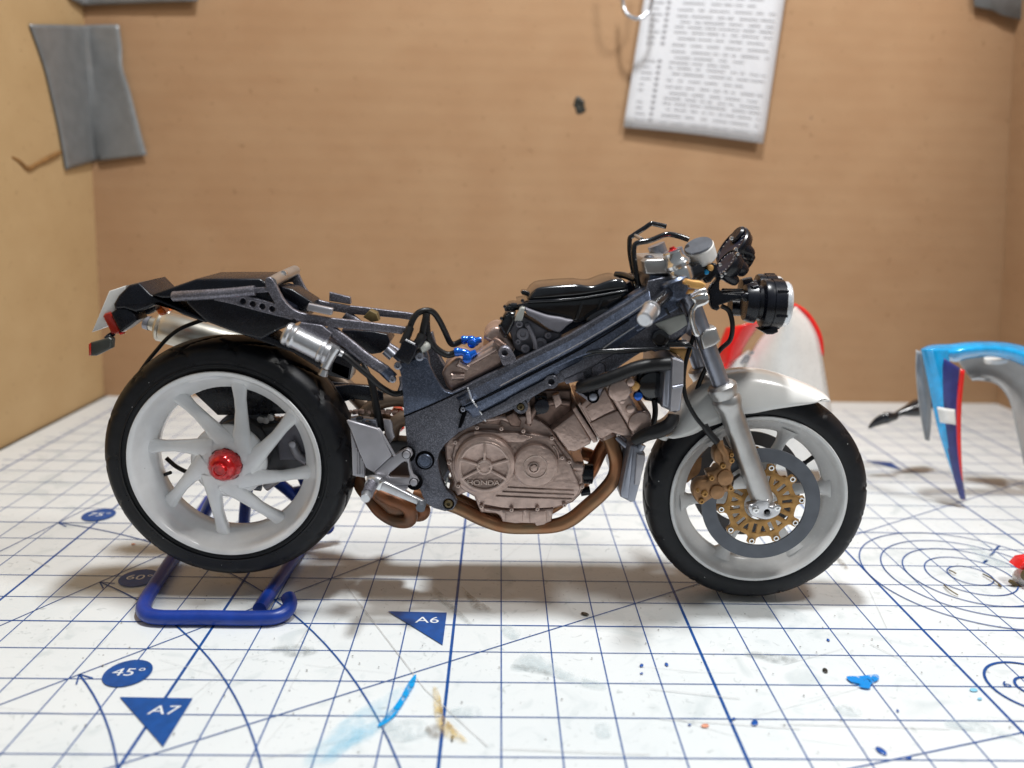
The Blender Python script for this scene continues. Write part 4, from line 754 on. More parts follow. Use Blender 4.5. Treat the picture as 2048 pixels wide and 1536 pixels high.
plate('vacuum_cap', M_GLOSSBLK, 'O', [(530, 400), (620, 310), (700, 290), (830, 290), (960, 260), (1000, 300), (850, 450), (620, 480), (540, 470)], 5.0, 5.5, bike, (), .06)
for uv in ((590, 530), (655, 330), (715, 560), (545, 360), (930, 230), (470, 620), (440, 780)): pdisc('cap_screw', M_GLOSSBLK, 'O', uv, 4.72, .035, .06, bike)
# ---- rear cylinder head
rc = plate('rear_cylinder_head', M_ENG, 'C', [(1000, 770), (1020, 720), (1075, 665), (1140, 640), (1200, 660), (1290, 590), (1360, 540), (1420, 500), (1480, 500), (1510, 560), (1500, 690), (1400, 750), (1200, 850), (1090, 905), (1040, 880), (1015, 820)], 4.72, 6.1, bike, (), .09, 3, res=4)
plate('rear_cylinder_head', M_ENG, 'C', [(1340, 480), (1370, 420), (1430, 385), (1490, 400), (1560, 500), (1600, 560), (1560, 600), (1450, 560), (1400, 520)], 4.85, 5.9, bike, (), .1, 3, res=4)
ptube('cam_cover_ridge', M_ENG, 'C', [(1150, 720, 4.75), (1300, 640, 4.72), (1440, 560, 4.74)], .07, bike)
for a, b in (((1075, 790), (1180, 790)), ((1130, 680), (1210, 720))): ptube('head_bolt', M_ENG, 'C', [(*a, 4.68), (*b, 4.72)], .08, bike, n=2)
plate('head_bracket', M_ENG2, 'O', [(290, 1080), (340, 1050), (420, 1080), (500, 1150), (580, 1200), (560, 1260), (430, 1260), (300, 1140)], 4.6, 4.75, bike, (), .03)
# spark plug caps and leads
def cap(reg, pts, y):
    o = ptube('spark_plug_cap', M_BLUE, reg, [(p[0], p[1], y) for p in pts], [.085, .10, .075, .09, .10, .075, .06], bike, n=3)
cap('C', [(1160, 495), (1180, 492), (1210, 488), (1245, 490), (1265, 510), (1290, 495), (1322, 487)], 5.05)
cap('C', [(1103, 593), (1125, 590), (1165, 592), (1200, 605), (1215, 628), (1240, 610), (1282, 590)], 4.7)
for uv, y in (((1245, 520), 5.0), ((1205, 640), 4.66)): pdisc('plug_boot', M_BLUE, 'C', uv, y, .09, .1, bike)
ptube('ignition_lead', M_HOSE, 'S', [(820, 780, 4.5), (850, 620, 4.5), (930, 480, 4.55), (1050, 425, 4.6), (1160, 450, 4.7), (1250, 570, 4.8), (1330, 730, 4.9), (1390, 860, 5.0), (1450, 900, 5.05), (1560, 850, 5.05)], .062, bike)
ptube('ignition_lead', M_HOSE, 'S', [(1010, 760, 4.5), (1035, 640, 4.5), (1060, 540, 4.52), (1068, 470, 4.55)], .075, bike)
ptube('ignition_lead', M_HOSE, 'S', [(1068, 480, 4.62), (1070, 620, 4.55), (1090, 780, 4.55), (1150, 900, 4.6), (1260, 1000, 4.65), (1370, 1045, 4.7), (1470, 1020, 4.7)], .07, bike)
plate('ignition_coil', M_BLACK, 'S', [(770, 830), (900, 895), (940, 940), (900, 1060), (870, 1110), (830, 1185), (790, 1180), (610, 1070), (690, 960), (720, 860)], 4.22, 4.5, bike, (), .03)
ptube('coil_edge', M_SILVER, 'S', [(775, 833, 4.2), (905, 897, 4.2)], .02, bike, n=2); ptube('ignition_lead', M_HOSE, 'S', [(935, 900, 4.4), (975, 850, 4.4), (1010, 770, 4.45)], .10, bike, n=3); ptube('ignition_lead', M_HOSE, 'S', [(740, 900, 4.35), (790, 790, 4.4), (840, 660, 4.48)], .085, bike, n=3)
ptube('frame_knob', M_PALE, 'S', [(970, 960, 4.45), (1030, 930, 4.5), (1070, 900, 4.6)], .11, bike, n=3); pdisc('bolt', M_STEEL, 'S', (975, 1062), 4.45, .09, .08, bike, dimple=.04); pdisc('bolt', M_STEEL, 'S', (670, 1195), 4.5, .08, .05, bike, dimple=.04)
# ---- engine cases (facing side)
eng = plate('engine_block', M_ENG, 'P', [(60, 330), (100, 240), (200, 180), (320, 90), (460, 10), (560, -60), (760, -90), (900, -30), (1150, -60), (1300, 30), (1430, 120), (1480, 200), (1690, 480), (1720, 540), (1860, 600), (1830, 720), (1850, 850), (1800, 960), (1700, 1060), (1560, 1110), (1450, 1140), (1430, 1310), (1340, 1400), (1230, 1400), (1210, 1325), (1000, 1325), (800, 1300), (740, 1210), (560, 1190), (520, 1200), (470, 1080), (440, 990), (340, 930), (220, 980), (180, 920), (110, 900), (170, 800), (100, 600), (70, 480)], 4.76, 6.6, bike, (), .05)
cov = plate('engine_cover', M_ENG, 'P', [(200, 290), (260, 220), (340, 170), (430, 150), (520, 130), (700, 130), (800, 150), (950, 160), (1080, 165), (1250, 190), (1400, 215), (1450, 250), (1510, 340), (1600, 470), (1660, 540), (1720, 680), (1790, 830), (1790, 900), (1750, 980), (1650, 1050), (1560, 1095), (1400, 1130), (1200, 1135), (1000, 1140), (800, 1130), (560, 1085), (490, 1060), (450, 980), (350, 930), (240, 850), (160, 680), (150, 500), (170, 370)], 4.62, 4.9, bike, (), .04, 2)
plate('cover_ridge', M_ENG, 'P', [(440, 140), (700, 160), (1000, 175), (1150, 215), (1190, 225), (1060, 290), (830, 290), (780, 230), (600, 190), (430, 200)], 4.56, 4.66, cov, (), .02)
def pod(uv, R_, h, steps, nm='clutch_cover'):
    c = onY(*pix('P', [uv])[0], 4.62-h); c.y = 4.62; return lathe(nm, M_ENG, c, (0, -1, 0), [(R_, 0), (R_, h*.55), (R_*.97, h*.82), (R_*.90, h*.97), (R_*.84, h)]+steps+[(0, steps[-1][1])], cov, 64, 25)
h1_, h2_ = .22, .17
cc = pod((568, 590), .64, h1_, [(.53, h1_), (.515, h1_-.035), (.5, h1_-.04)])
pw = ORG[cc.name].copy(); 
c1 = onY(*pix('P', [(568, 600)])[0], 4.62-h1_)
def P2(a, r): return (c1.x+r*math.cos(a), c1.z+r*math.sin(a))
n = 5
# raised web between five pockets
for k in range(5):
    a = math.radians(90+72*k+(0)); 
    if k in (2, 3): 
        a = math.radians(-30 if k == 3 else 210)
    d = Vector((math.cos(a), 0, math.sin(a))); ctr = c1+d*.31; box('rib', M_ENG, ctr+Vector((0, .005, 0)), (.43, .07, .05), cc, (0, -a, 0), .012)
lathe('centre_boss', M_ENG, c1+Vector((0, .05, 0)), (0, -1, 0), [(.17, 0), (.165, .07), (.14, .085), (.125, .085), (.12, .06), (0, .062)], cc, 28)
lathe('rim_ring', M_ENG, c1+Vector((0, .05, 0)), (0, -1, 0), [(.48, 0), (.485, .055), (.51, .065), (.54, .06), (.56, .03)], cc, 64)
lt = text_me('HONDA', .15, (0, 0, 0), extr=.03, sx=1.22); lt.transform(Matrix.Translation(onY(*pix('P', [(555, 800)])[0], 4.62-h1_+.015)) @ Euler((math.radians(90), 0, 0)).to_matrix().to_4x4()); link('raised_lettering', lt, M_ENG, cc, 0)
c2_ = pod((1222, 600), .475, h2_, [(.26, h2_), (.25, h2_+.02), (.235, h2_+.02), (.225, h2_-.005), (.14, h2_-.005)], 'generator_cover')
c1 = onY(*pix('P', [(1200, 608)])[0], 4.62-h2_); lathe('centre_bolt', M_ENG, c1+Vector((0, .02, 0)), (0, -1, 0), [(.125, 0), (.12, .05), (.10, .06), (.09, .05), (.085, .02), (0, .02)], c2_, 28); lathe('centre_bolt', M_ENG, c1, (0, -1, 0), [(.08, 0), (.08, .05), (.07, .065), (0, .065)], c2_, 6)
for (x0_, x1_, y_) in ((865, 1720, 880), (800, 1715, 935), (715, 1690, 990)):
    ptube('cover_rib', M_ENG, 'P', [(x0_, y_-8, 4.60), ((x0_+x1_)/2, y_+14, 4.60), (x1_, y_+34, 4.60)], .022, cov, n=3, flat=.6)
ptube('cover_rib', M_ENG, 'P', [(1450, 330, 4.6), (1500, 400, 4.6), (1525, 500, 4.6)], .03, cov, n=3)
for uv in ((200, 275), (475, 85), (785, 100), (1065, 130), (1430, 220), (1650, 525), (1815, 840), (1590, 1075), (1245, 1125), (915, 1135), (530, 1095), (235, 830), (120, 535), (1560, 470)): pdisc('bolt', M_ENG, 'P', uv, 4.60, .045, .09, cov, dimple=.02)
for pts in ([(60, 1100)],): pass
sm_ = plate('sump', M_ENG, 'P', [(560, 1120), (780, 1150), (1080, 1150), (1450, 1135), (1430, 1300), (1360, 1330), (1330, 1400), (1230, 1400), (1215, 1330), (1050, 1325), (960, 1330), (800, 1305), (770, 1230), (700, 1190), (560, 1170)], 4.66, 6.3, bike, (), .04)
for x in (780, 1085, 1400): ptube('sump_rib', M_ENG, 'P', [(x, 1150, 4.7), (x+15, 1210, 4.7)], .05, sm_, n=2)
plate('sump_cover', M_ENG, 'P', [(830, 1160), (1060, 1160), (1060, 1300), (840, 1295)], 4.64, 4.75, sm_, (), .03); plate('sump_cover', M_ENG, 'P', [(1140, 1160), (1360, 1165), (1370, 1310), (1150, 1320)], 4.62, 4.75, sm_, (), .03)
# upper crankcase clutter, its shade put into the darker brown
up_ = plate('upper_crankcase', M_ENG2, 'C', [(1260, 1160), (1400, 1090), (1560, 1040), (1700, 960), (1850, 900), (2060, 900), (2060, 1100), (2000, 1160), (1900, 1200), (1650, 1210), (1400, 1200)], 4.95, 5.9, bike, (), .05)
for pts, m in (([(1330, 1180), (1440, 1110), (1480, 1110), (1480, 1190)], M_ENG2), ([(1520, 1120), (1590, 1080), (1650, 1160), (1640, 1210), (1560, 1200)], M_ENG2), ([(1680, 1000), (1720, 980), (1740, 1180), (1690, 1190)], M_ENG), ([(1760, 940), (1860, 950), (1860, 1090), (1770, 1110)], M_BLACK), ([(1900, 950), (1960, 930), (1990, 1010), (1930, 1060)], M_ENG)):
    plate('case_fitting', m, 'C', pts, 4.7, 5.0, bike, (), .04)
ptube('coolant_pipe', M_ENG, 'C', [(1260, 1150, 4.75), (1380, 1140, 4.75), (1500, 1130, 4.78), (1560, 1160, 4.8)], .07, bike); ptube('coolant_pipe', M_ENG2, 'C', [(1700, 1180, 4.8), (1760, 1060, 4.8), (1900, 1000, 4.85), (2040, 1010, 4.9)], .08, bike)
pdisc('sensor', M_BLACK, 'C', (1815, 1020), 4.66, .15, .2, bike); pdisc('oil_switch', M_BLACK, 'P', (1860, 680), 5.1, .17, .1, bike)
ptube('oil_switch', M_ENG, 'P', [(1700, 590, 4.85), (1820, 600, 4.85)], .12, bike, n=2); ptube('oil_filter', M_BLACK, 'P', [(1740, 680, 5.1), (1950, 690, 5.1)], .22, bike, n=2); ptube('oil_filter', M_BLACK, 'P', [(1800, 920, 5.4), (1920, 900, 5.4)], .1, bike, n=2)
# ---- front cylinder bank
f1 = plate('front_cylinder', M_ENG, 'Q', [(200, 1200), (600, 900), (880, 1380), (860, 1440), (720, 1510), (600, 1570), (480, 1560), (350, 1400), (270, 1280)], 4.60, 6.1, bike, (), .05)
plate('cylinder_flange', M_ENG, 'Q', [(555, 850), (610, 800), (990, 1370), (985, 1400), (920, 1420), (890, 1390)], 4.54, 6.2, bike, (), .03)
plate('cylinder_flange', M_ENG, 'Q', [(640, 760), (690, 720), (1050, 1370), (1010, 1385)], 4.56, 6.2, bike, (), .03)
f2 = plate('front_cylinder_head', M_ENG, 'Q', [(690, 780), (840, 640), (1090, 440), (1120, 480), (1330, 870), (1590, 1290), (1560, 1310), (1420, 1300), (1240, 1250), (1060, 1350), (1030, 1340), (860, 1100)], 4.54, 6.2, bike, (), .04)
plate('casting_ridge', M_ENG, 'Q', [(860, 1080), (1100, 960), (1310, 870), (1340, 880), (1580, 1285), (1400, 1295), (1240, 1245), (1050, 1345), (1010, 1330)], 4.47, 4.58, f2, (), .03)
plate('casting_ridge', M_ENG, 'Q', [(780, 820), (1000, 640), (1100, 470), (1290, 850), (1080, 950), (880, 1060)], 4.50, 4.58, f2, (), .03)
f3 = plate('front_cam_cover', M_ENG, 'Q', [(1110, 430), (1150, 400), (1290, 370), (1430, 310), (1540, 330), (1600, 400), (1570, 480), (1590, 560), (1540, 620), (1640, 780), (1690, 890), (1780, 860), (1880, 900), (1915, 1010), (1880, 1150), (1760, 1220), (1680, 1290), (1600, 1300), (1450, 1050), (1330, 850), (1200, 620)], 4.42, 6.5, bike, (), .10, 3, res=4)
for uv, r in (((1350, 520), .23), ((1700, 1070), .24), ((1540, 830), .10), ((1400, 690), .07), ((1540, 380), .09)): pdisc('cam_boss', M_ENG, 'Q', uv, 4.42, r, .07, f3, bev=.06)
# hanger with webs and bolt
hg = plate('engine_hanger', M_SUB, 'Q', [(600, 540), (640, 520), (770, 460), (850, 450), (1100, 400), (1080, 470), (1030, 600), (1000, 680), (960, 735), (900, 745), (850, 725), (780, 670)], 4.36, 4.50, bike, (), .015)
for pts in ([(680, 545), (790, 490), (845, 575), (795, 628)], [(820, 480), (855, 470), (885, 555), (862, 566)], [(940, 450), (1025, 430), (985, 572), (938, 556)]): plate('web_opening_shade', M_PIT, 'Q', pts, 4.345, 4.40, hg, (), .005)  # black plates on the solid hanger, standing in for shaded openings
lathe('bolt_recess_shade', M_PIT, onY(*pix('Q', [(908, 632)])[0], 4.37), (0, -1, 0), [(0, 0), (0, .02), (.125, .02), (.125, 0)], hg, 20)  # black disc painting the shade around the bolt
lathe('hanger_bolt', M_STEEL, onY(*pix('Q', [(908, 632)])[0], 4.34), (0, -1, 0), [(.085, -.05), (.085, 0), (.07, .02), (.045, .03), (0, .03)], hg, 18)
# ---- hoses and radiators
ptube('radiator_hose', M_HOSE, 'K', [(-90, 430, 4.45), (0, 405, 4.3), (130, 365, 4.22), (260, 315, 4.18), (400, 260, 4.15), (560, 228, 4.12), (720, 215, 4.12)], .135, bike, seg=20)
ptube('radiator_hose', M_HOSE, 'K', [(400, 915, 4.35), (440, 890, 4.3), (520, 850, 4.22), (620, 820, 4.2), (700, 780, 4.2), (745, 720, 4.22), (755, 670, 4.25)], [.11, .13, .14, .15, .15, .13, .11], bike, seg=20)
ptube('radiator_hose', M_HOSE, 'K', [(580, 540, 4.7), (590, 640, 4.7), (575, 740, 4.7), (540, 800, 4.7)], .06, bike)
def radiator(reg, face, side, core, y0, nm):
    o = plate(nm, M_STEEL, reg, face, y0, 6.6, bike, (), .05); s = plate('radiator_tank', M_STEEL, reg, side, y0-.04, y0+.5, o, (), .06); s2 = plate('radiator_fins', M_PLATE, reg, core, y0-.06, y0+.1, o, (), .02); return o
rd = radiator('K', [(670, 250), (760, 150), (850, 190), (850, 370), (820, 640), (770, 660), (650, 610)], [(680, 250), (740, 240), (720, 630), (690, 620), (650, 600)], [(745, 165), (850, 200), (845, 400), (800, 640), (725, 650), (740, 420)], 4.24, 'radiator')
rd2 = radiator('K', [(350, 970), (420, 950), (500, 1030), (500, 1100), (450, 1310), (410, 1460), (370, 1470), (275, 1420), (275, 1380)], [(360, 960), (410, 950), (350, 1450), (280, 1425), (275, 1380)], [(425, 1030), (500, 1040), (450, 1310), (405, 1310)], 4.26, 'oil_cooler')
ptube('cooler_neck', M_STEEL, 'K', [(440, 990, 4.35), (470, 940, 4.35)], .09, rd2, n=2)
for (a, b) in (((748, 430), (840, 410)),): ptube('radiator_strap', M_STEEL, 'K', [(*a, 4.17), (*b, 4.17)], .03, rd, n=2)
plate('cooling_fan', M_BLACK, 'K', [(430, 300), (560, 260), (660, 260), (650, 590), (560, 560), (500, 550), (440, 470), (420, 380)], 4.7, 5.8, bike, (), .06); pdisc('fan_motor', M_GLOSSBLK, 'K', (560, 400), 4.66, .28, .1, bike)
for uv, m in (((430, 500), M_BLUE), ((405, 410), M_ORANGE)): pdisc('wiring_plug', m, 'K', uv, 4.62, .09, .1, bike)
ptube('oil_pipe', M_STEEL, 'K', [(240, 880, 4.7), (330, 960, 4.6), (380, 1000, 4.5)], .06, bike); ptube('oil_pipe', M_STEEL, 'K', [(270, 870, 4.8), (360, 930, 4.7)], .05, bike)
for i in range(4): ptube('cooler_fin_edge', M_SUB, 'K', [(250+14*i, 880+60*i, 4.9), (280+i*12, 1350-90*i, 4.9)], .03, bike, n=2)
# ---- exhaust
ptube('exhaust_pipe', M_COPPER, 'V', [(1216, 870, 4.8), (1226, 895, 4.72), (1233, 925, 4.7), (1228, 955, 4.7), (1205, 985, 4.7), (1175, 1012, 4.7), (1143, 1038, 4.72), (1110, 1051, 4.75), (1060, 1054, 4.8), (1010, 1052, 4.8), (965, 1038, 4.82), (915, 1014, 4.85), (870, 1000, 4.95), (830, 990, 5.1)], .155, bike, seg=20)
ptube('exhaust_pipe', M_COPPER, 'V', [(1215, 880, 5.5), (1200, 905, 5.5), (1180, 945, 5.5), (1150, 975, 5.4), (1110, 1010, 5.3), (1060, 1030, 5.2), (1000, 1030, 5.2), (950, 1015, 5.2), (900, 992, 5.2), (860, 985, 5.2)], .15, bike, seg=18)
ptube('exhaust_pipe', M_COPPER, 'V', [(1160, 905, 6.0), (1190, 920, 6.0), (1170, 960, 6.0), (1120, 1000, 6.0), (1040, 1030, 6.0), (950, 1020, 6.0), (880, 990, 6.0)], .15, bike, seg=18)
ptube('exhaust_collar', M_ENG, 'V', [(1212, 862, 4.82), (1218, 876, 4.78)], .18, bike, n=2)
ptube('exhaust_collector', M_RUST, 'J', [(500, 1060, 5.0), (620, 1130, 4.9), (780, 1190, 4.85), (880, 1260, 4.85), (910, 1350, 4.9), (870, 1420, 4.95), (740, 1420, 5.05), (620, 1370, 5.15), (500, 1280, 5.25), (400, 1150, 5.4), (280, 1000, 5.6), (240, 900, 5.8)], .15, bike, seg=20)
ptube('exhaust_collector', M_RUST, 'J', [(880, 1180, 5.3), (1020, 1240, 5.2), (1060, 1290, 5.2), (1020, 1330, 5.25), (900, 1320, 5.4)], .17, bike, seg=20)
plate('exhaust_collector', M_RUST, 'J', [(400, 1060), (520, 1060), (700, 1150), (880, 1250), (880, 1380), (780, 1400), (620, 1360), (520, 1270), (420, 1180), (360, 1100)], 4.98, 5.9, bike, (), .15, 3, res=4)
pdisc('exhaust_spring_mount', M_STEEL, 'J', (530, 1110), 4.95, .1, .06, bike)
# loop pipes behind the swingarm pivot
ptube('exhaust_pipe', M_DULLPIPE, 'U', [(980, 1180, 6.4), (1080, 1050, 6.4), (1250, 950, 6.4), (1450, 910, 6.4), (1600, 920, 6.4), (1750, 980, 6.4)], .17, bike, seg=18); ptube('exhaust_pipe', M_DULLPIPE, 'U', [(1400, 1500, 6.1), (1440, 1330, 6.1), (1520, 1240, 6.1), (1640, 1200, 6.1), (1750, 1180, 6.1)], .17, bike, seg=18)
lathe('shock_spring', M_RED, onY(*pix('U', [(1500, 1100)])[0], 6.8), (.1, 0, 1), [(0, -.45), (.15, -.45), (.2, -.38), (.15, -.3), (.15, -.2), (.11, -.1), (.15, 0), (.11, .1), (0, .1)], bike, 28)
# ---- swingarm, chain and sprocket (far side)
plate('swingarm', M_DISC2, 'V', [(470, 900), (520, 855), (600, 850), (680, 862), (760, 880), (860, 890), (900, 930), (860, 975), (760, 960), (680, 950), (560, 960), (500, 950)], 6.0, 6.55, bike, (), .1, 2)
plate('chain_guard', M_BLACK, 'B', [(700, 150), (760, 100), (900, 70), (1100, 60), (1600, 120), (1780, 100), (1900, 110), (2000, 150), (2000, 210), (1900, 215), (1800, 200), (1650, 240), (1340, 265), (1330, 300), (1100, 310), (870, 310)], 6.0, 6.15, bike, (), .03)
plate('swingarm_cover', M_BLACK, 'U', [(480, 650), (1060, 700), (1250, 780), (1580, 840), (1500, 880), (1300, 910), (1180, 1000), (1000, 1080), (900, 1030), (800, 910), (640, 900), (560, 780)], 6.62, 6.75, bike, (), .03)
lathe('sprocket', M_DISC, RW+Vector((.15, .75, 0)), (0, 1, 0), [(.3, 0), (.82, 0), (.88, .04), (.82, .08), (.3, .08)], bike, 40, disp=lambda a, i, r, h: (.03*math.sin(a*40) if r > .85 else 0))
lathe('hub_carrier', M_DISC2, RW+Vector((0, .35, 0)), (0, 1, 0), [(0, 0), (.62, 0), (.7, .1), (.7, .5), (.55, .8), (.3, .9), (0, .9)], bike, 40)
plate('caliper_hanger', M_RESIN, 'B', [(1270, 480), (1300, 340), (1400, 310), (1480, 400), (1490, 560), (1460, 620), (1290, 620)], 5.85, 6.2, bike, (), .08)
ca = ptube('torque_rod', M_PLATE, 'B', [(1385, 505, 5.75), (1420, 580, 5.75), (1480, 620, 5.75)], .1, bike, n=2); pdisc('bolt', M_PLATE, 'B', (1385, 505), 5.68, .08, .06, ca)
ptube('torque_rod', M_PLATE, 'B', [(1200, 800, 5.8), (1240, 770, 5.8), (1310, 720, 5.8)], .1, bike, n=2); ptube('axle_adjuster', M_DISC, 'B', [(1090, 790, 5.8), (1170, 800, 5.8)], .09, bike, n=2)
for uv in ((1170, 335), (1240, 320), (1205, 340)): pdisc('chain_adjuster', M_TITAN, 'B', uv, 5.9, .08, .08, bike)
def chain(pts, n):
    P_ = cat([onY(u, v, 6.3) for u, v in pts], 8, False); Ls = [0]
    for a, b in zip(P_, P_[1:]): Ls.append(Ls[-1]+(b-a).length)
    pm = None
    for k in range(n):
        s = Ls[-1]*(k+.5)/n; i = max(j for j in range(len(Ls)-1) if Ls[j] <= s); f = (s-Ls[i])/(Ls[i+1]-Ls[i]); c = P_[i].lerp(P_[i+1], f); d = P_[i+1]-P_[i]
        if pm is None: o = box('chain_link', M_ENG2, c, (Ls[-1]/n*.92, .14, .1), bike, (0, 0, 0), .03); pm = o
        else:
            o = pm.copy(); COL.objects.link(o); ORG[o.name] = c; o.location = c-ORG[bike.name]
        o.rotation_euler = (0, -math.atan2(d.z, d.x), 0)
chain([(520, 838), (600, 836), (690, 826), (740, 822), (810, 826)], 22)
# ---- subframe
def sub(name, reg, pts, y0, y1, holes=(), **k):
    o = plate(name, M_SUB, reg, pts, y0, y1, bike, holes, .02, **k); mir(o, bike); return o
sb = sub('subframe_side', 'T', [(30, 540), (20, 490), (120, 440), (440, 425), (815, 400), (795, 300), (800, 280), (830, 255), (880, 255), (920, 290), (960, 360), (1010, 470), (1060, 560), (1120, 640), (1200, 715), (1300, 765), (1400, 790), (1600, 820), (1760, 850), (2048, 880), (2400, 925), (2700, 960), (2860, 985), (2880, 1010), (2800, 1090), (2600, 1060), (2300, 1030), (2048, 1010), (1760, 985), (1640, 960), (1500, 940), (1330, 910), (1290, 895), (1215, 855), (1190, 880), (1100, 850), (700, 750), (300, 640), (60, 590)], 4.48, 4.60, [(480, 605, .06), (620, 645, .06), (762, 682, .06), (905, 718, .06), [(450, 500), (850, 470), (950, 640), (700, 570)]])
def rr(pts): return pts
plate('seat_rail_lip', M_PLATE, 'T', [(1440, 640), (1790, 715), (1780, 800), (1755, 810), (1420, 740), (1410, 720)], 4.42, 4.56, bike, (), .02)
plate('seat_rail_lip', M_SUB, 'T', [(1745, 470), (2048, 545), (2060, 640), (2040, 650), (1740, 600)], 6.30, 6.44, bike, (), .02)
st_ = ptube('subframe_tube', M_SUB, 'N', [(1520, 450, 4.62), (1700, 440, 4.56), (2048, 420, 4.5), (2500, 390, 4.5), (2900, 350, 4.5)], .10, bike, seg=16); mir(st_, bike)
ct = ptube('cross_tube', M_TITAN, 'V', [(542, 566, 4.52), (564, 553, 5.45), (590, 541, 6.40)], .115, bike, n=3); pdisc('bolt', M_BRIGHT, 'T', (1090, 190), 5.4, .06, .1, ct)
for yy0 in (4.54,):
    for nm_, mm, pt_, rr_ in (('subframe_strut', M_SUB, [(655, 655, yy0), (700, 690, yy0), (735, 718, yy0), (772, 742, yy0)], .12), ('strut_end', M_FRAME, [(768, 740, yy0), (786, 757, yy0)], .125)): mir(ptube(nm_, mm, 'V', pt_, rr_, bike, n=3, flat=.6), bike)
pdisc('bolt', M_STEEL, 'U', (1425, 600), 4.46, .07, .06, bike, dimple=.03); ptube('strut_end', M_STEEL, 'S', [(500, 970, 6.0), (600, 1060, 6.0)], .13, bike, n=2)
for y0_ in (4.95,): ptube('frame_lug', M_SUB, 'U', [(1560, 560, 4.7), (1575, 680, 4.7), (1540, 790, 4.75), (1560, 830, 4.8)], .06, bike)
# tail unit: black seat base, rear mudguard
plate('tail_unit', M_BLACK, 'A', [(480, 305), (640, 250), (790, 198), (930, 196), (1225, 196), (1270, 225), (1290, 300), (1450, 400), (1480, 500), (1400, 530), (1330, 560), (1240, 612), (1130, 588), (1000, 545), (860, 492), (740, 380), (720, 350), (640, 330), (560, 330)], 4.70, 6.2, bike, (), .05)
plate('tail_cowl', M_BLACK, 'A', [(300, 270), (330, 240), (400, 225), (480, 305), (560, 345), (860, 470), (890, 490), (850, 497), (700, 445), (560, 370), (500, 380), (460, 400), (380, 425), (300, 400), (235, 405), (225, 370), (260, 310)], 4.80, 6.1, bike, (), .05)
plate('mudguard', M_BLACK, 'A', [(1000, 500), (1240, 560), (1400, 640), (1600, 700), (1850, 800), (1840, 890), (1700, 860), (1600, 790), (1450, 700), (1250, 630), (1130, 588), (960, 520)], 5.1, 5.85, bike, (), .03)
plate('seat_pan', M_BLACK, 'T', [(1000, 380), (1200, 430), (1500, 620), (1440, 760), (1300, 740), (1150, 640), (1050, 520)], 5.1, 5.8, bike, (), .04)
plate('battery_box', M_BLACK, 'S', [(-120, 700), (60, 700), (330, 720), (520, 760), (560, 860), (500, 970), (430, 1020), (300, 1040), (150, 960), (-60, 870)], 5.1, 5.85, bike, (), .03)
plate('relay', M_BROWN, 'S', [(180, 520), (270, 420), (370, 470), (400, 570), (300, 590)], 5.4, 5.7, bike, (), .02)
plate('mudguard', M_BLACK, 'U', [(420, 0), (700, 160), (1000, 300), (920, 380), (800, 400), (760, 600), (730, 620), (460, 500), (500, 300)], 5.1, 5.8, bike, (), .03)
plate('shock_cover', M_SUB, 'T', [(1330, 915), (1590, 950), (1640, 960), (1780, 1075), (1700, 1220), (1660, 1230), (1280, 970)], 4.38, 4.5, bike, (), .02)
# silver shock reservoir
ra = onY(*pix('T', [(1120, 1070)])[0], 4.30); rb = onY(*pix('T', [(1700, 1360)])[0], 4.30); Lr = (rb-ra).length
lathe('shock_reservoir', M_SILVER, ra, rb-ra, [(0, -.04), (.2, -.04), (.235, .0), (.24, .06), (.215, .09), (.235, .13), (.24, .16), (.22, .19), (.215, .22), (.215, Lr-.14), (.235, Lr-.12), (.235, Lr-.06), (.2, Lr-.03), (.225, Lr), (.22, Lr+.05), (.15, Lr+.08), (0, Lr+.08)], bike, 40)
jt = ptube('reservoir_joint', M_SILVER, 'U', [(560, 110, 4.3), (500, 200, 4.3), (440, 300, 4.3), (380, 420, 4.3)], .1, bike, n=3); ptube('banjo_bolt', M_SILVER, 'U', [(380, 450, 4.3), (350, 540, 4.3)], [.07, .1], jt, n=3); ptube('hose_fitting', M_SILVER, 'U', [(600, 190, 4.3), (650, 215, 4.32)], .07, jt, n=2)
ptube('shock_hose', M_HOSE, 'U', [(640, 210, 4.32), (720, 260, 4.32), (900, 420, 4.36), (1080, 570, 4.42), (1230, 710, 4.5), (1400, 810, 4.68), (1500, 825, 4.7), (1580, 790, 4.72), (1600, 740, 4.8)], .062, bike)
ptube('brake_hose', M_HOSE, 'U', [(960, 340, 4.95), (1040, 500, 4.85), (1120, 740, 4.75), (1160, 960, 4.7), (1200, 1180, 4.68), (1250, 1400, 4.66)], [.05, .05, .075, .075, .085, .085], bike)
# tail: number plate, tail light, indicators, mudguard tip and muffler
plate('number_plate', M_PLWHITE, 'V', [(218, 582), (252, 571), (246, 600), (214, 652), (183, 665)], 4.95, 6.0, bike, (), .02)
tl = plate('tail_light', M_REDLENS, 'N', [(295, 790), (330, 745), (420, 720), (445, 740), (520, 890), (595, 1060), (570, 1090), (440, 1100), (380, 960)], 4.9, 5.3, bike, (), .04)
plate('tail_light_housing', M_BLACK, 'N', [(430, 730), (560, 650), (700, 660), (780, 700), (830, 740), (885, 860), (740, 970), (610, 1060), (590, 1050), (500, 870)], 4.82, 5.35, bike, (), .04)
plate('tail_light_rim', M_REDP, 'N', [(570, 1075), (650, 1060), (660, 1090), (600, 1110)], 4.9, 5.0, tl, (), .01)
plate('rear_bracket', M_BLACK, 'N', [(500, 600), (640, 400), (900, 440), (1120, 500), (1100, 560), (900, 660), (830, 740), (700, 700), (480, 670)], 5.05, 5.8, bike, (), .05)
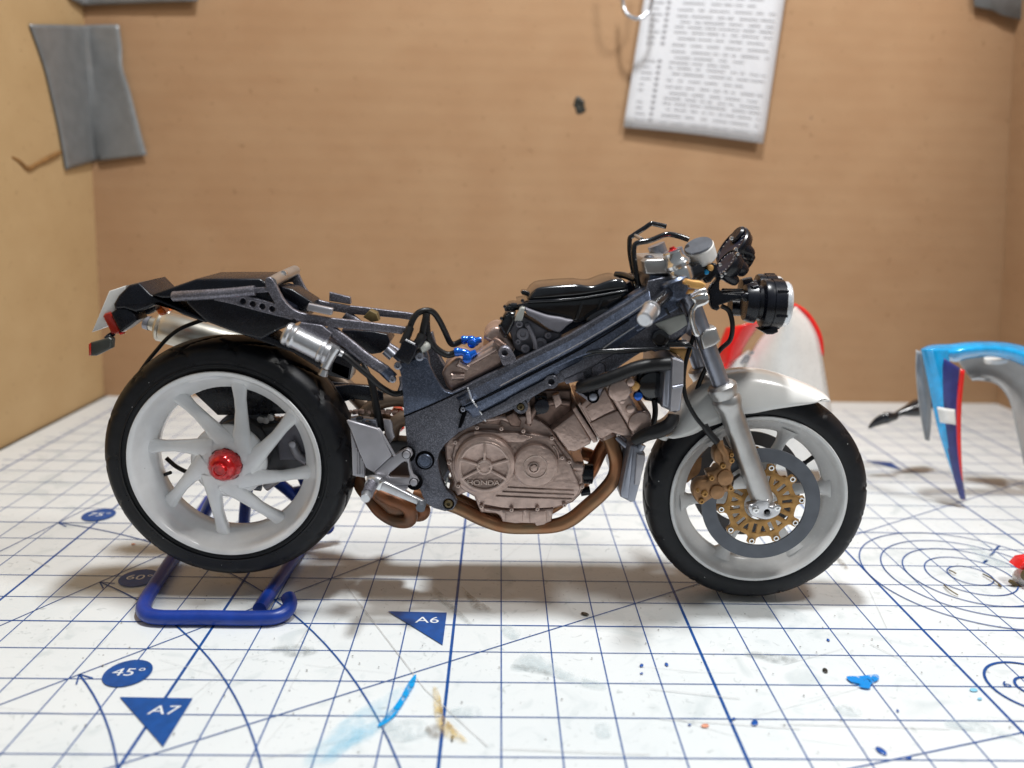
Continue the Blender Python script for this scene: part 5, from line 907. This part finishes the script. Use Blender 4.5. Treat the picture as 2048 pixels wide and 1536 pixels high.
ind = plate('rear_reflector', mk('olive_dark_plastic', (.05, .052, .045), .1, .35, var=.2), 'N', [(90, 1240), (240, 1200), (400, 1150), (450, 1180), (440, 1340), (180, 1470), (80, 1470)], 4.75, 4.95, bike, (), .04); plate('reflector_face', M_REDLENS, 'N', [(55, 1270), (90, 1240), (100, 1460), (60, 1465)], 4.74, 4.96, ind, (), .02)
ptube('reflector_stem', M_BLACK, 'N', [(360, 1180, 4.85), (410, 1130, 4.9), (480, 1090, 5.0)], .055, bike, n=2)
i2 = plate('indicator', M_AMBER, 'N', [(1200, 670), (1250, 610), (1330, 660), (1380, 720), (1360, 765), (1280, 785), (1240, 750)], 5.9, 6.3, bike, (), .04)
plate('tool_tray', M_BLACK, 'N', [(860, 700), (1100, 560), (1200, 600), (1180, 690), (1080, 760), (900, 770)], 5.6, 5.9, bike, (), .03)
ma = onY(300, 647, 7.0); mb = onY(640, 735, 7.0); Lm = (mb-ma).length
mf = lathe('muffler', M_MUFF, ma, mb-ma, [(0, .0), (.15, .0), (.16, .12), (.32, .2), (.345, .24), (.345, .30), (.335, .31), (.345, .36), (.365, .42), (.375, 1.2), (.37, Lm-.6), (.25, Lm), (0, Lm)], bike, 56)
lathe('muffler_outlet', M_STEEL, ma, mb-ma, [(.10, .3), (.11, -.1), (.155, -.12), (.165, 0)], mf, 28)
ptube('muffler_pipe', M_DULLPIPE, 'V', [(640, 735, 7.0), (700, 780, 6.9), (750, 830, 6.6), (800, 860, 6.5)], .2, bike)
ptube('brake_hose', M_HOSE, 'A', [(860, 470, 6.2), (700, 530, 6.2), (600, 600, 6.2), (520, 690, 6.2), (440, 790, 6.2), (300, 1000, 6.2)], .045, bike); ptube('brake_hose', M_HOSE, 'B', [(520, 600, 6.4), (590, 660, 6.4), (690, 710, 6.4), (800, 760, 6.4)], .05, bike)
# ---- heel plate and footpeg
plate('heel_guard', M_PLATE, 'J', [(80, 140), (100, 130), (480, 240), (510, 270), (660, 580), (650, 600), (430, 805), (330, 740), (250, 560), (140, 260)], 4.22, 4.30, bike, (), .025)
hp = plate('heel_guard', M_PLATE, 'J', [(130, 260), (250, 560), (320, 740), (315, 870), (160, 840), (150, 500)], 4.30, 4.40, bike, (), .02)
for x in (215, 240, 280, 300): ptube('heel_guard_rib', M_PLATE, 'J', [(x-5, 480+abs(x-215)*2, 4.29), (x+5, 820, 4.29)], .02, hp, n=2)
ptube('guard_flange', M_PLATE, 'J', [(485, 240, 4.26), (520, 275, 4.26), (640, 480, 4.26), (700, 590, 4.26)], .03, bike, n=2)
plate('brake_pedal_plate', M_PLATE, 'J', [(550, 120), (640, 130), (665, 170), (675, 270), (700, 350), (640, 430), (590, 340), (560, 220)], 4.5, 4.6, bike, (), .03); plate('brake_pedal_plate', M_STEEL, 'J', [(130, 110), (220, 95), (460, 130), (480, 230), (300, 200), (130, 150)], 4.5, 4.7, bike, (), .03)
for uv in ((255, 110), (355, 180)): pdisc('bolt', M_GLOSSBLK, 'J', uv, 4.36, .07, .08, bike)
fp = plate('footpeg_bracket', M_PLATE, 'J', [(430, 800), (650, 600), (700, 585), (820, 515), (860, 500), (905, 525), (925, 580), (880, 640), (900, 740), (930, 840), (980, 880), (1005, 930), (980, 970), (900, 965), (560, 960), (480, 880)], 4.26, 4.42, bike, [[(620, 840), (640, 810), (790, 680), (830, 660), (855, 690), (890, 840), (880, 865), (860, 868), (640, 862)]], .03)
for uv in ((850, 570), (945, 925)):
    pdisc('bolt', M_PLATE, 'J', uv, 4.25, .075, .05, fp); pdisc('bolt_recess_shade', M_PIT, 'J', (uv[0], uv[1]), 4.27, .095, .025, fp); pdisc('bracket_gap_shade', M_PIT, 'J', (uv[0]+8, uv[1]), 4.47, .17, .04, fp)  # black discs paint the shaded gaps around and behind the bolts
plate('gear_pivot', M_PLATE, 'J', [(690, 960), (870, 960), (860, 1020), (800, 1050), (700, 1000)], 4.32, 4.42, fp, (), .02)
ptube('footpeg', M_SILVER, 'J', [(380, 900, 4.2), (440, 890, 4.15), (520, 920, 4.1)], .10, fp, n=2)
pg = lathe('footpeg', M_SUB, onY(*pix('J', [(420, 920)])[0], 4.2), onY(*pix('J', [(325, 1130)])[0], 3.55)-onY(*pix('J', [(420, 920)])[0], 4.2), [(0, 0), (.13, .0), (.135, .05), (.12, .1), (.115, .5), (0, .5)], bike, 24)
d = (onY(*pix('J', [(325, 1130)])[0], 3.55)-onY(*pix('J', [(420, 920)])[0], 4.2)).normalized(); lathe('footpeg_tip', M_SILVER, onY(*pix('J', [(420, 920)])[0], 4.2)+d*.5, d, [(0, -.02), (.09, -.02), (.095, .05), (.1, .12), (.09, .17), (0, .18)], pg, 20)
plate('brake_lever', M_SILVER, 'J', [(540, 930), (580, 925), (1060, 1165), (1080, 1185), (1010, 1225), (980, 1215), (530, 1035), (500, 1030)], 4.02, 4.14, bike, (), .03); ptube('lever_tip', M_DISC, 'J', [(1050, 1195, 4.15), (1040, 1225, 4.0), (1030, 1260, 3.9)], .095, bike, n=3)
box('lever_clamp', M_BRIGHT, onY(*pix('J', [(505, 950)])[0], 4.08), (.10, .12, .22), bike, (0, .35, 0), .02)
ptube('return_spring', M_SILVER, 'J', [(330, 970, 4.1), (350, 910, 4.05), (380, 880, 4.05)], .03, bike)
ptube('engine_pipe', M_PALE, 'P', [(75, 840, 4.6), (95, 735, 4.6)], .02, bike, n=2)
# ================================================================== PADDOCK STAND
sd = empty('paddock_stand', (-6, 6, 0), 'blue plastic tube stand with an open hook end holding up the rear wheel', 'stand')
def G3(pts): return [gnd(u, v, z) for u, v, z in pts]
base = G3([(640, 1030, .16), (590, 1110, .16), (545, 1178, .16), (515, 1222, .16)])
tube('side_rail', M_STAND, G3([(650, 1015, .16), (596, 1105, .16), (550, 1172, .16), (519, 1218, .16)]), .15, sd, n=4, seg=20)
tube('base_tube', M_STAND, G3([(418, 1000, .16), (366, 1085, .16), (330, 1140, .16), (307, 1175, .16), (291, 1202, .16), (288, 1222, .16), (312, 1234, .16), (400, 1235, .16), (470, 1236, .16), (520, 1236, .16), (553, 1233, .17), (573, 1222, .2), (580, 1207, .25), (576, 1194, .3)]), .155, sd, n=5, seg=20)
for pts in ([(487, 1060, 7.6), (492, 1000, 7.2), (500, 930, 6.9)], [(400, 1050, 7.9), (430, 990, 7.3), (480, 930, 6.95)], [(660, 1060, 7.8), (575, 980, 7.2), (500, 925, 6.95)], [(588, 985, 7.3), (640, 975, 7.6), (690, 960, 7.8)], [(620, 985, 7.2), (600, 940, 7.2), (590, 900, 7.0)]): ptube('upright', M_STAND, 'V', pts, .14, sd, n=3, seg=14)
lathe('axle_pin', M_STAND, RW+Vector((0, 1.1, 0)), (0, 1, 0), [(0, 0), (.2, 0), (.22, .5), (0, .5)], sd, 20)
# ================================================================== things behind
fg = empty('fairing_panel', (7, 13, 0), 'white and red painted fairing shell standing behind the front wheel', 'model part')
def shell(name, m, L_, R_, y, dep, parent, thickv=.06, n=16):
    rows = []
    for A, B in zip(cat(L_, 4, False), cat(R_, 4, False)):
        rows.append([]); 
        for k in range(n+1):
            s = k/n; u = A.x+(B.x-A.x)*s; v = A.y+(B.y-A.y)*s; rows[-1].append(onY(u, v, y-dep*math.sin(math.pi*s)))
    o = link(name, grid_me(rows), m, parent, 60); thick(o, thickv, 1); return o
shell('body_shell', M_PLWHITE, [(1560, 640), (1535, 660), (1510, 690), (1490, 730), (1475, 790), (1465, 860), (1460, 940)], [(1592, 612), (1618, 640), (1636, 675), (1646, 720), (1656, 780), (1668, 850), (1680, 940)], 13.4, 1.2, fg)
shell('red_edge', M_REDP, [(1580, 612), (1600, 620), (1620, 648), (1632, 676), (1640, 712)], [(1590, 606), (1615, 622), (1636, 652), (1646, 680), (1648, 712)], 13.45, .05, fg)
shell('red_edge', M_REDP, [(1452, 655), (1442, 680), (1436, 705), (1437, 730)], [(1530, 642), (1512, 660), (1492, 690), (1478, 720)], 13.5, .5, fg)
shell('body_shell', M_PLWHITE, [(1440, 745), (1436, 790), (1440, 850), (1450, 940)], [(1500, 700), (1490, 760), (1480, 850), (1475, 940)], 13.6, .4, fg)
shell('red_edge', M_REDP, [(1440, 732), (1436, 745)], [(1472, 715), (1450, 748)], 13.2, .2, fg)
def script(pts, w=.05): ptube('printed_mark', M_INKD, 'V', [(u, v, 12.9) for u, v in pts], w, fg, n=3, flat=.3, seg=6)
script([(1482, 728), (1492, 712), (1498, 715), (1490, 726)]); script([(1470, 745), (1478, 738), (1476, 750)]); script([(1500, 708), (1507, 703)])
ptube('printed_mark', M_INK, 'V', [(1630, 712, 13.3), (1635, 730, 13.3), (1641, 748, 13.3)], .07, fg, n=2, flat=.3, seg=6)
# blue cowling with a pointed leg
cw = empty('cowling', (16, 12, 0), 'glossy blue arched cowling piece with navy and red striped pointed leg', 'model part')
shell('outer_leg', M_CYAN, [(1842, 698), (1846, 715), (1858, 770), (1875, 850), (1900, 930), (1922, 990)], [(1895, 700), (1898, 720), (1905, 780), (1908, 850), (1915, 930), (1926, 996)], 11.0, .15, cw, .03)
shell('inner_leg', M_PLGREY, [(1834, 700), (1833, 740), (1838, 800), (1846, 850), (1852, 880)], [(1846, 705), (1852, 740), (1860, 790), (1861, 840), (1857, 882)], 11.4, -.1, cw, .03)
shell('navy_stripe', M_NAVY, [(1888, 716), (1881, 760), (1883, 820), (1893, 880), (1909, 950), (1924, 996)], [(1916, 735), (1912, 780), (1911, 830), (1913, 890), (1920, 950), (1928, 999)], 10.9, .05, cw)
shell('red_stripe', M_REDP, [(1921, 738), (1912, 800), (1910, 860), (1914, 930), (1925, 996)], [(1930, 740), (1924, 800), (1922, 860), (1924, 930), (1929, 1000)], 10.85, .03, cw)
shell('white_band', M_PLWHITE, [(1874, 815), (1880, 845)], [(1910, 819), (1912, 850)], 10.75, .1, cw)
shell('arch_top', M_CYAN, [(1842, 700), (1862, 692), (1900, 690), (1935, 686), (1985, 685), (2030, 690), (2080, 705)], [(1868, 716), (1890, 716), (1912, 722), (1935, 716), (1985, 712), (2030, 722), (2075, 745)], 11.6, .45, cw, .04)
shell('inner_arch', M_PLGREY, [(1915, 722), (1935, 714), (1985, 710), (2030, 720), (2075, 740), (2100, 780)], [(1945, 760), (1965, 760), (1995, 768), (2020, 800), (2035, 860), (2050, 930)], 12.2, -.5, cw, .03)
ptube('screw_boss', M_PLWHITE, 'V', [(1992, 724, 11.9), (1992, 716, 11.9)], .32, cw, n=2); ptube('screw_hole', M_CALIP, 'V', [(1874, 712, 10.9), (1874, 706, 11.0)], .09, cw, n=2)
ws = empty('mirror_arm', (13, 15, 0), 'small black teardrop mirror arm lying on the mat beside the blue cowling', 'model part')
ptube('stalk', M_GLOSSBLK, 'V', [(1785, 832, 13.4), (1805, 824, 13.5), (1835, 816, 13.7), (1860, 806, 13.9)], [.05, .13, .3, .2], ws, n=4); ptube('mirror_head', M_GLOSSBLK, 'V', [(1737, 856, 13.2), (1752, 845, 13.2), (1772, 836, 13.2), (1795, 833, 13.2)], [.03, .14, .2, .1], ws, n=4, flat=.6)
ob = empty('paint_tube_cap', (13, 7, 0), 'small white and red round piece with brown opening at the right edge', 'model part')
lathe('cap_body', M_PLWHITE, onY(2031, 1160, 6.2), (1, .1, .35), [(0, 0), (.12, 0), (.2, .1), (.3, .4), (.32, 1)], ob, 28); plate('red_corner', M_REDP, 'V', [(2037, 1138), (2050, 1124), (2080, 1120), (2080, 1150), (2048, 1142)], 5.9, 6.3, ob, (), .05); pdisc('opening', M_BROWN, 'V', (2056, 1150), 5.85, .16, .04, ob)
ptube('brown_lower_edge', M_BROWN, 'V', [(2020, 1162, 6.0), (2035, 1172, 6.0), (2060, 1186, 6.0)], .05, ob, n=2)  # brown strip along the lower edge of the piece
k = 0
for pts, lab in (([(1888, 1170), (1900, 1180), (1916, 1190)], 'olive brown sliver lying on the left of the printed circles'), ([(1966, 1148), (1985, 1158), (2002, 1172), (1996, 1170)], 'longer dark forked sliver lying on the innermost printed circle'), ([(1898, 1140), (1905, 1143), (1912, 1147)], 'tiny olive crumb on the innermost printed circle, farthest from the viewer')):
    o = tube('plastic_sliver', M_BROWN, [gnd(u, v, .05+.03*(i % 2)) for i, (u, v) in enumerate(pts)], .018, None, seg=6); o['label'] = lab; o['category'] = 'scrap'; o['group'] = 'slivers scattered on the printed circles'
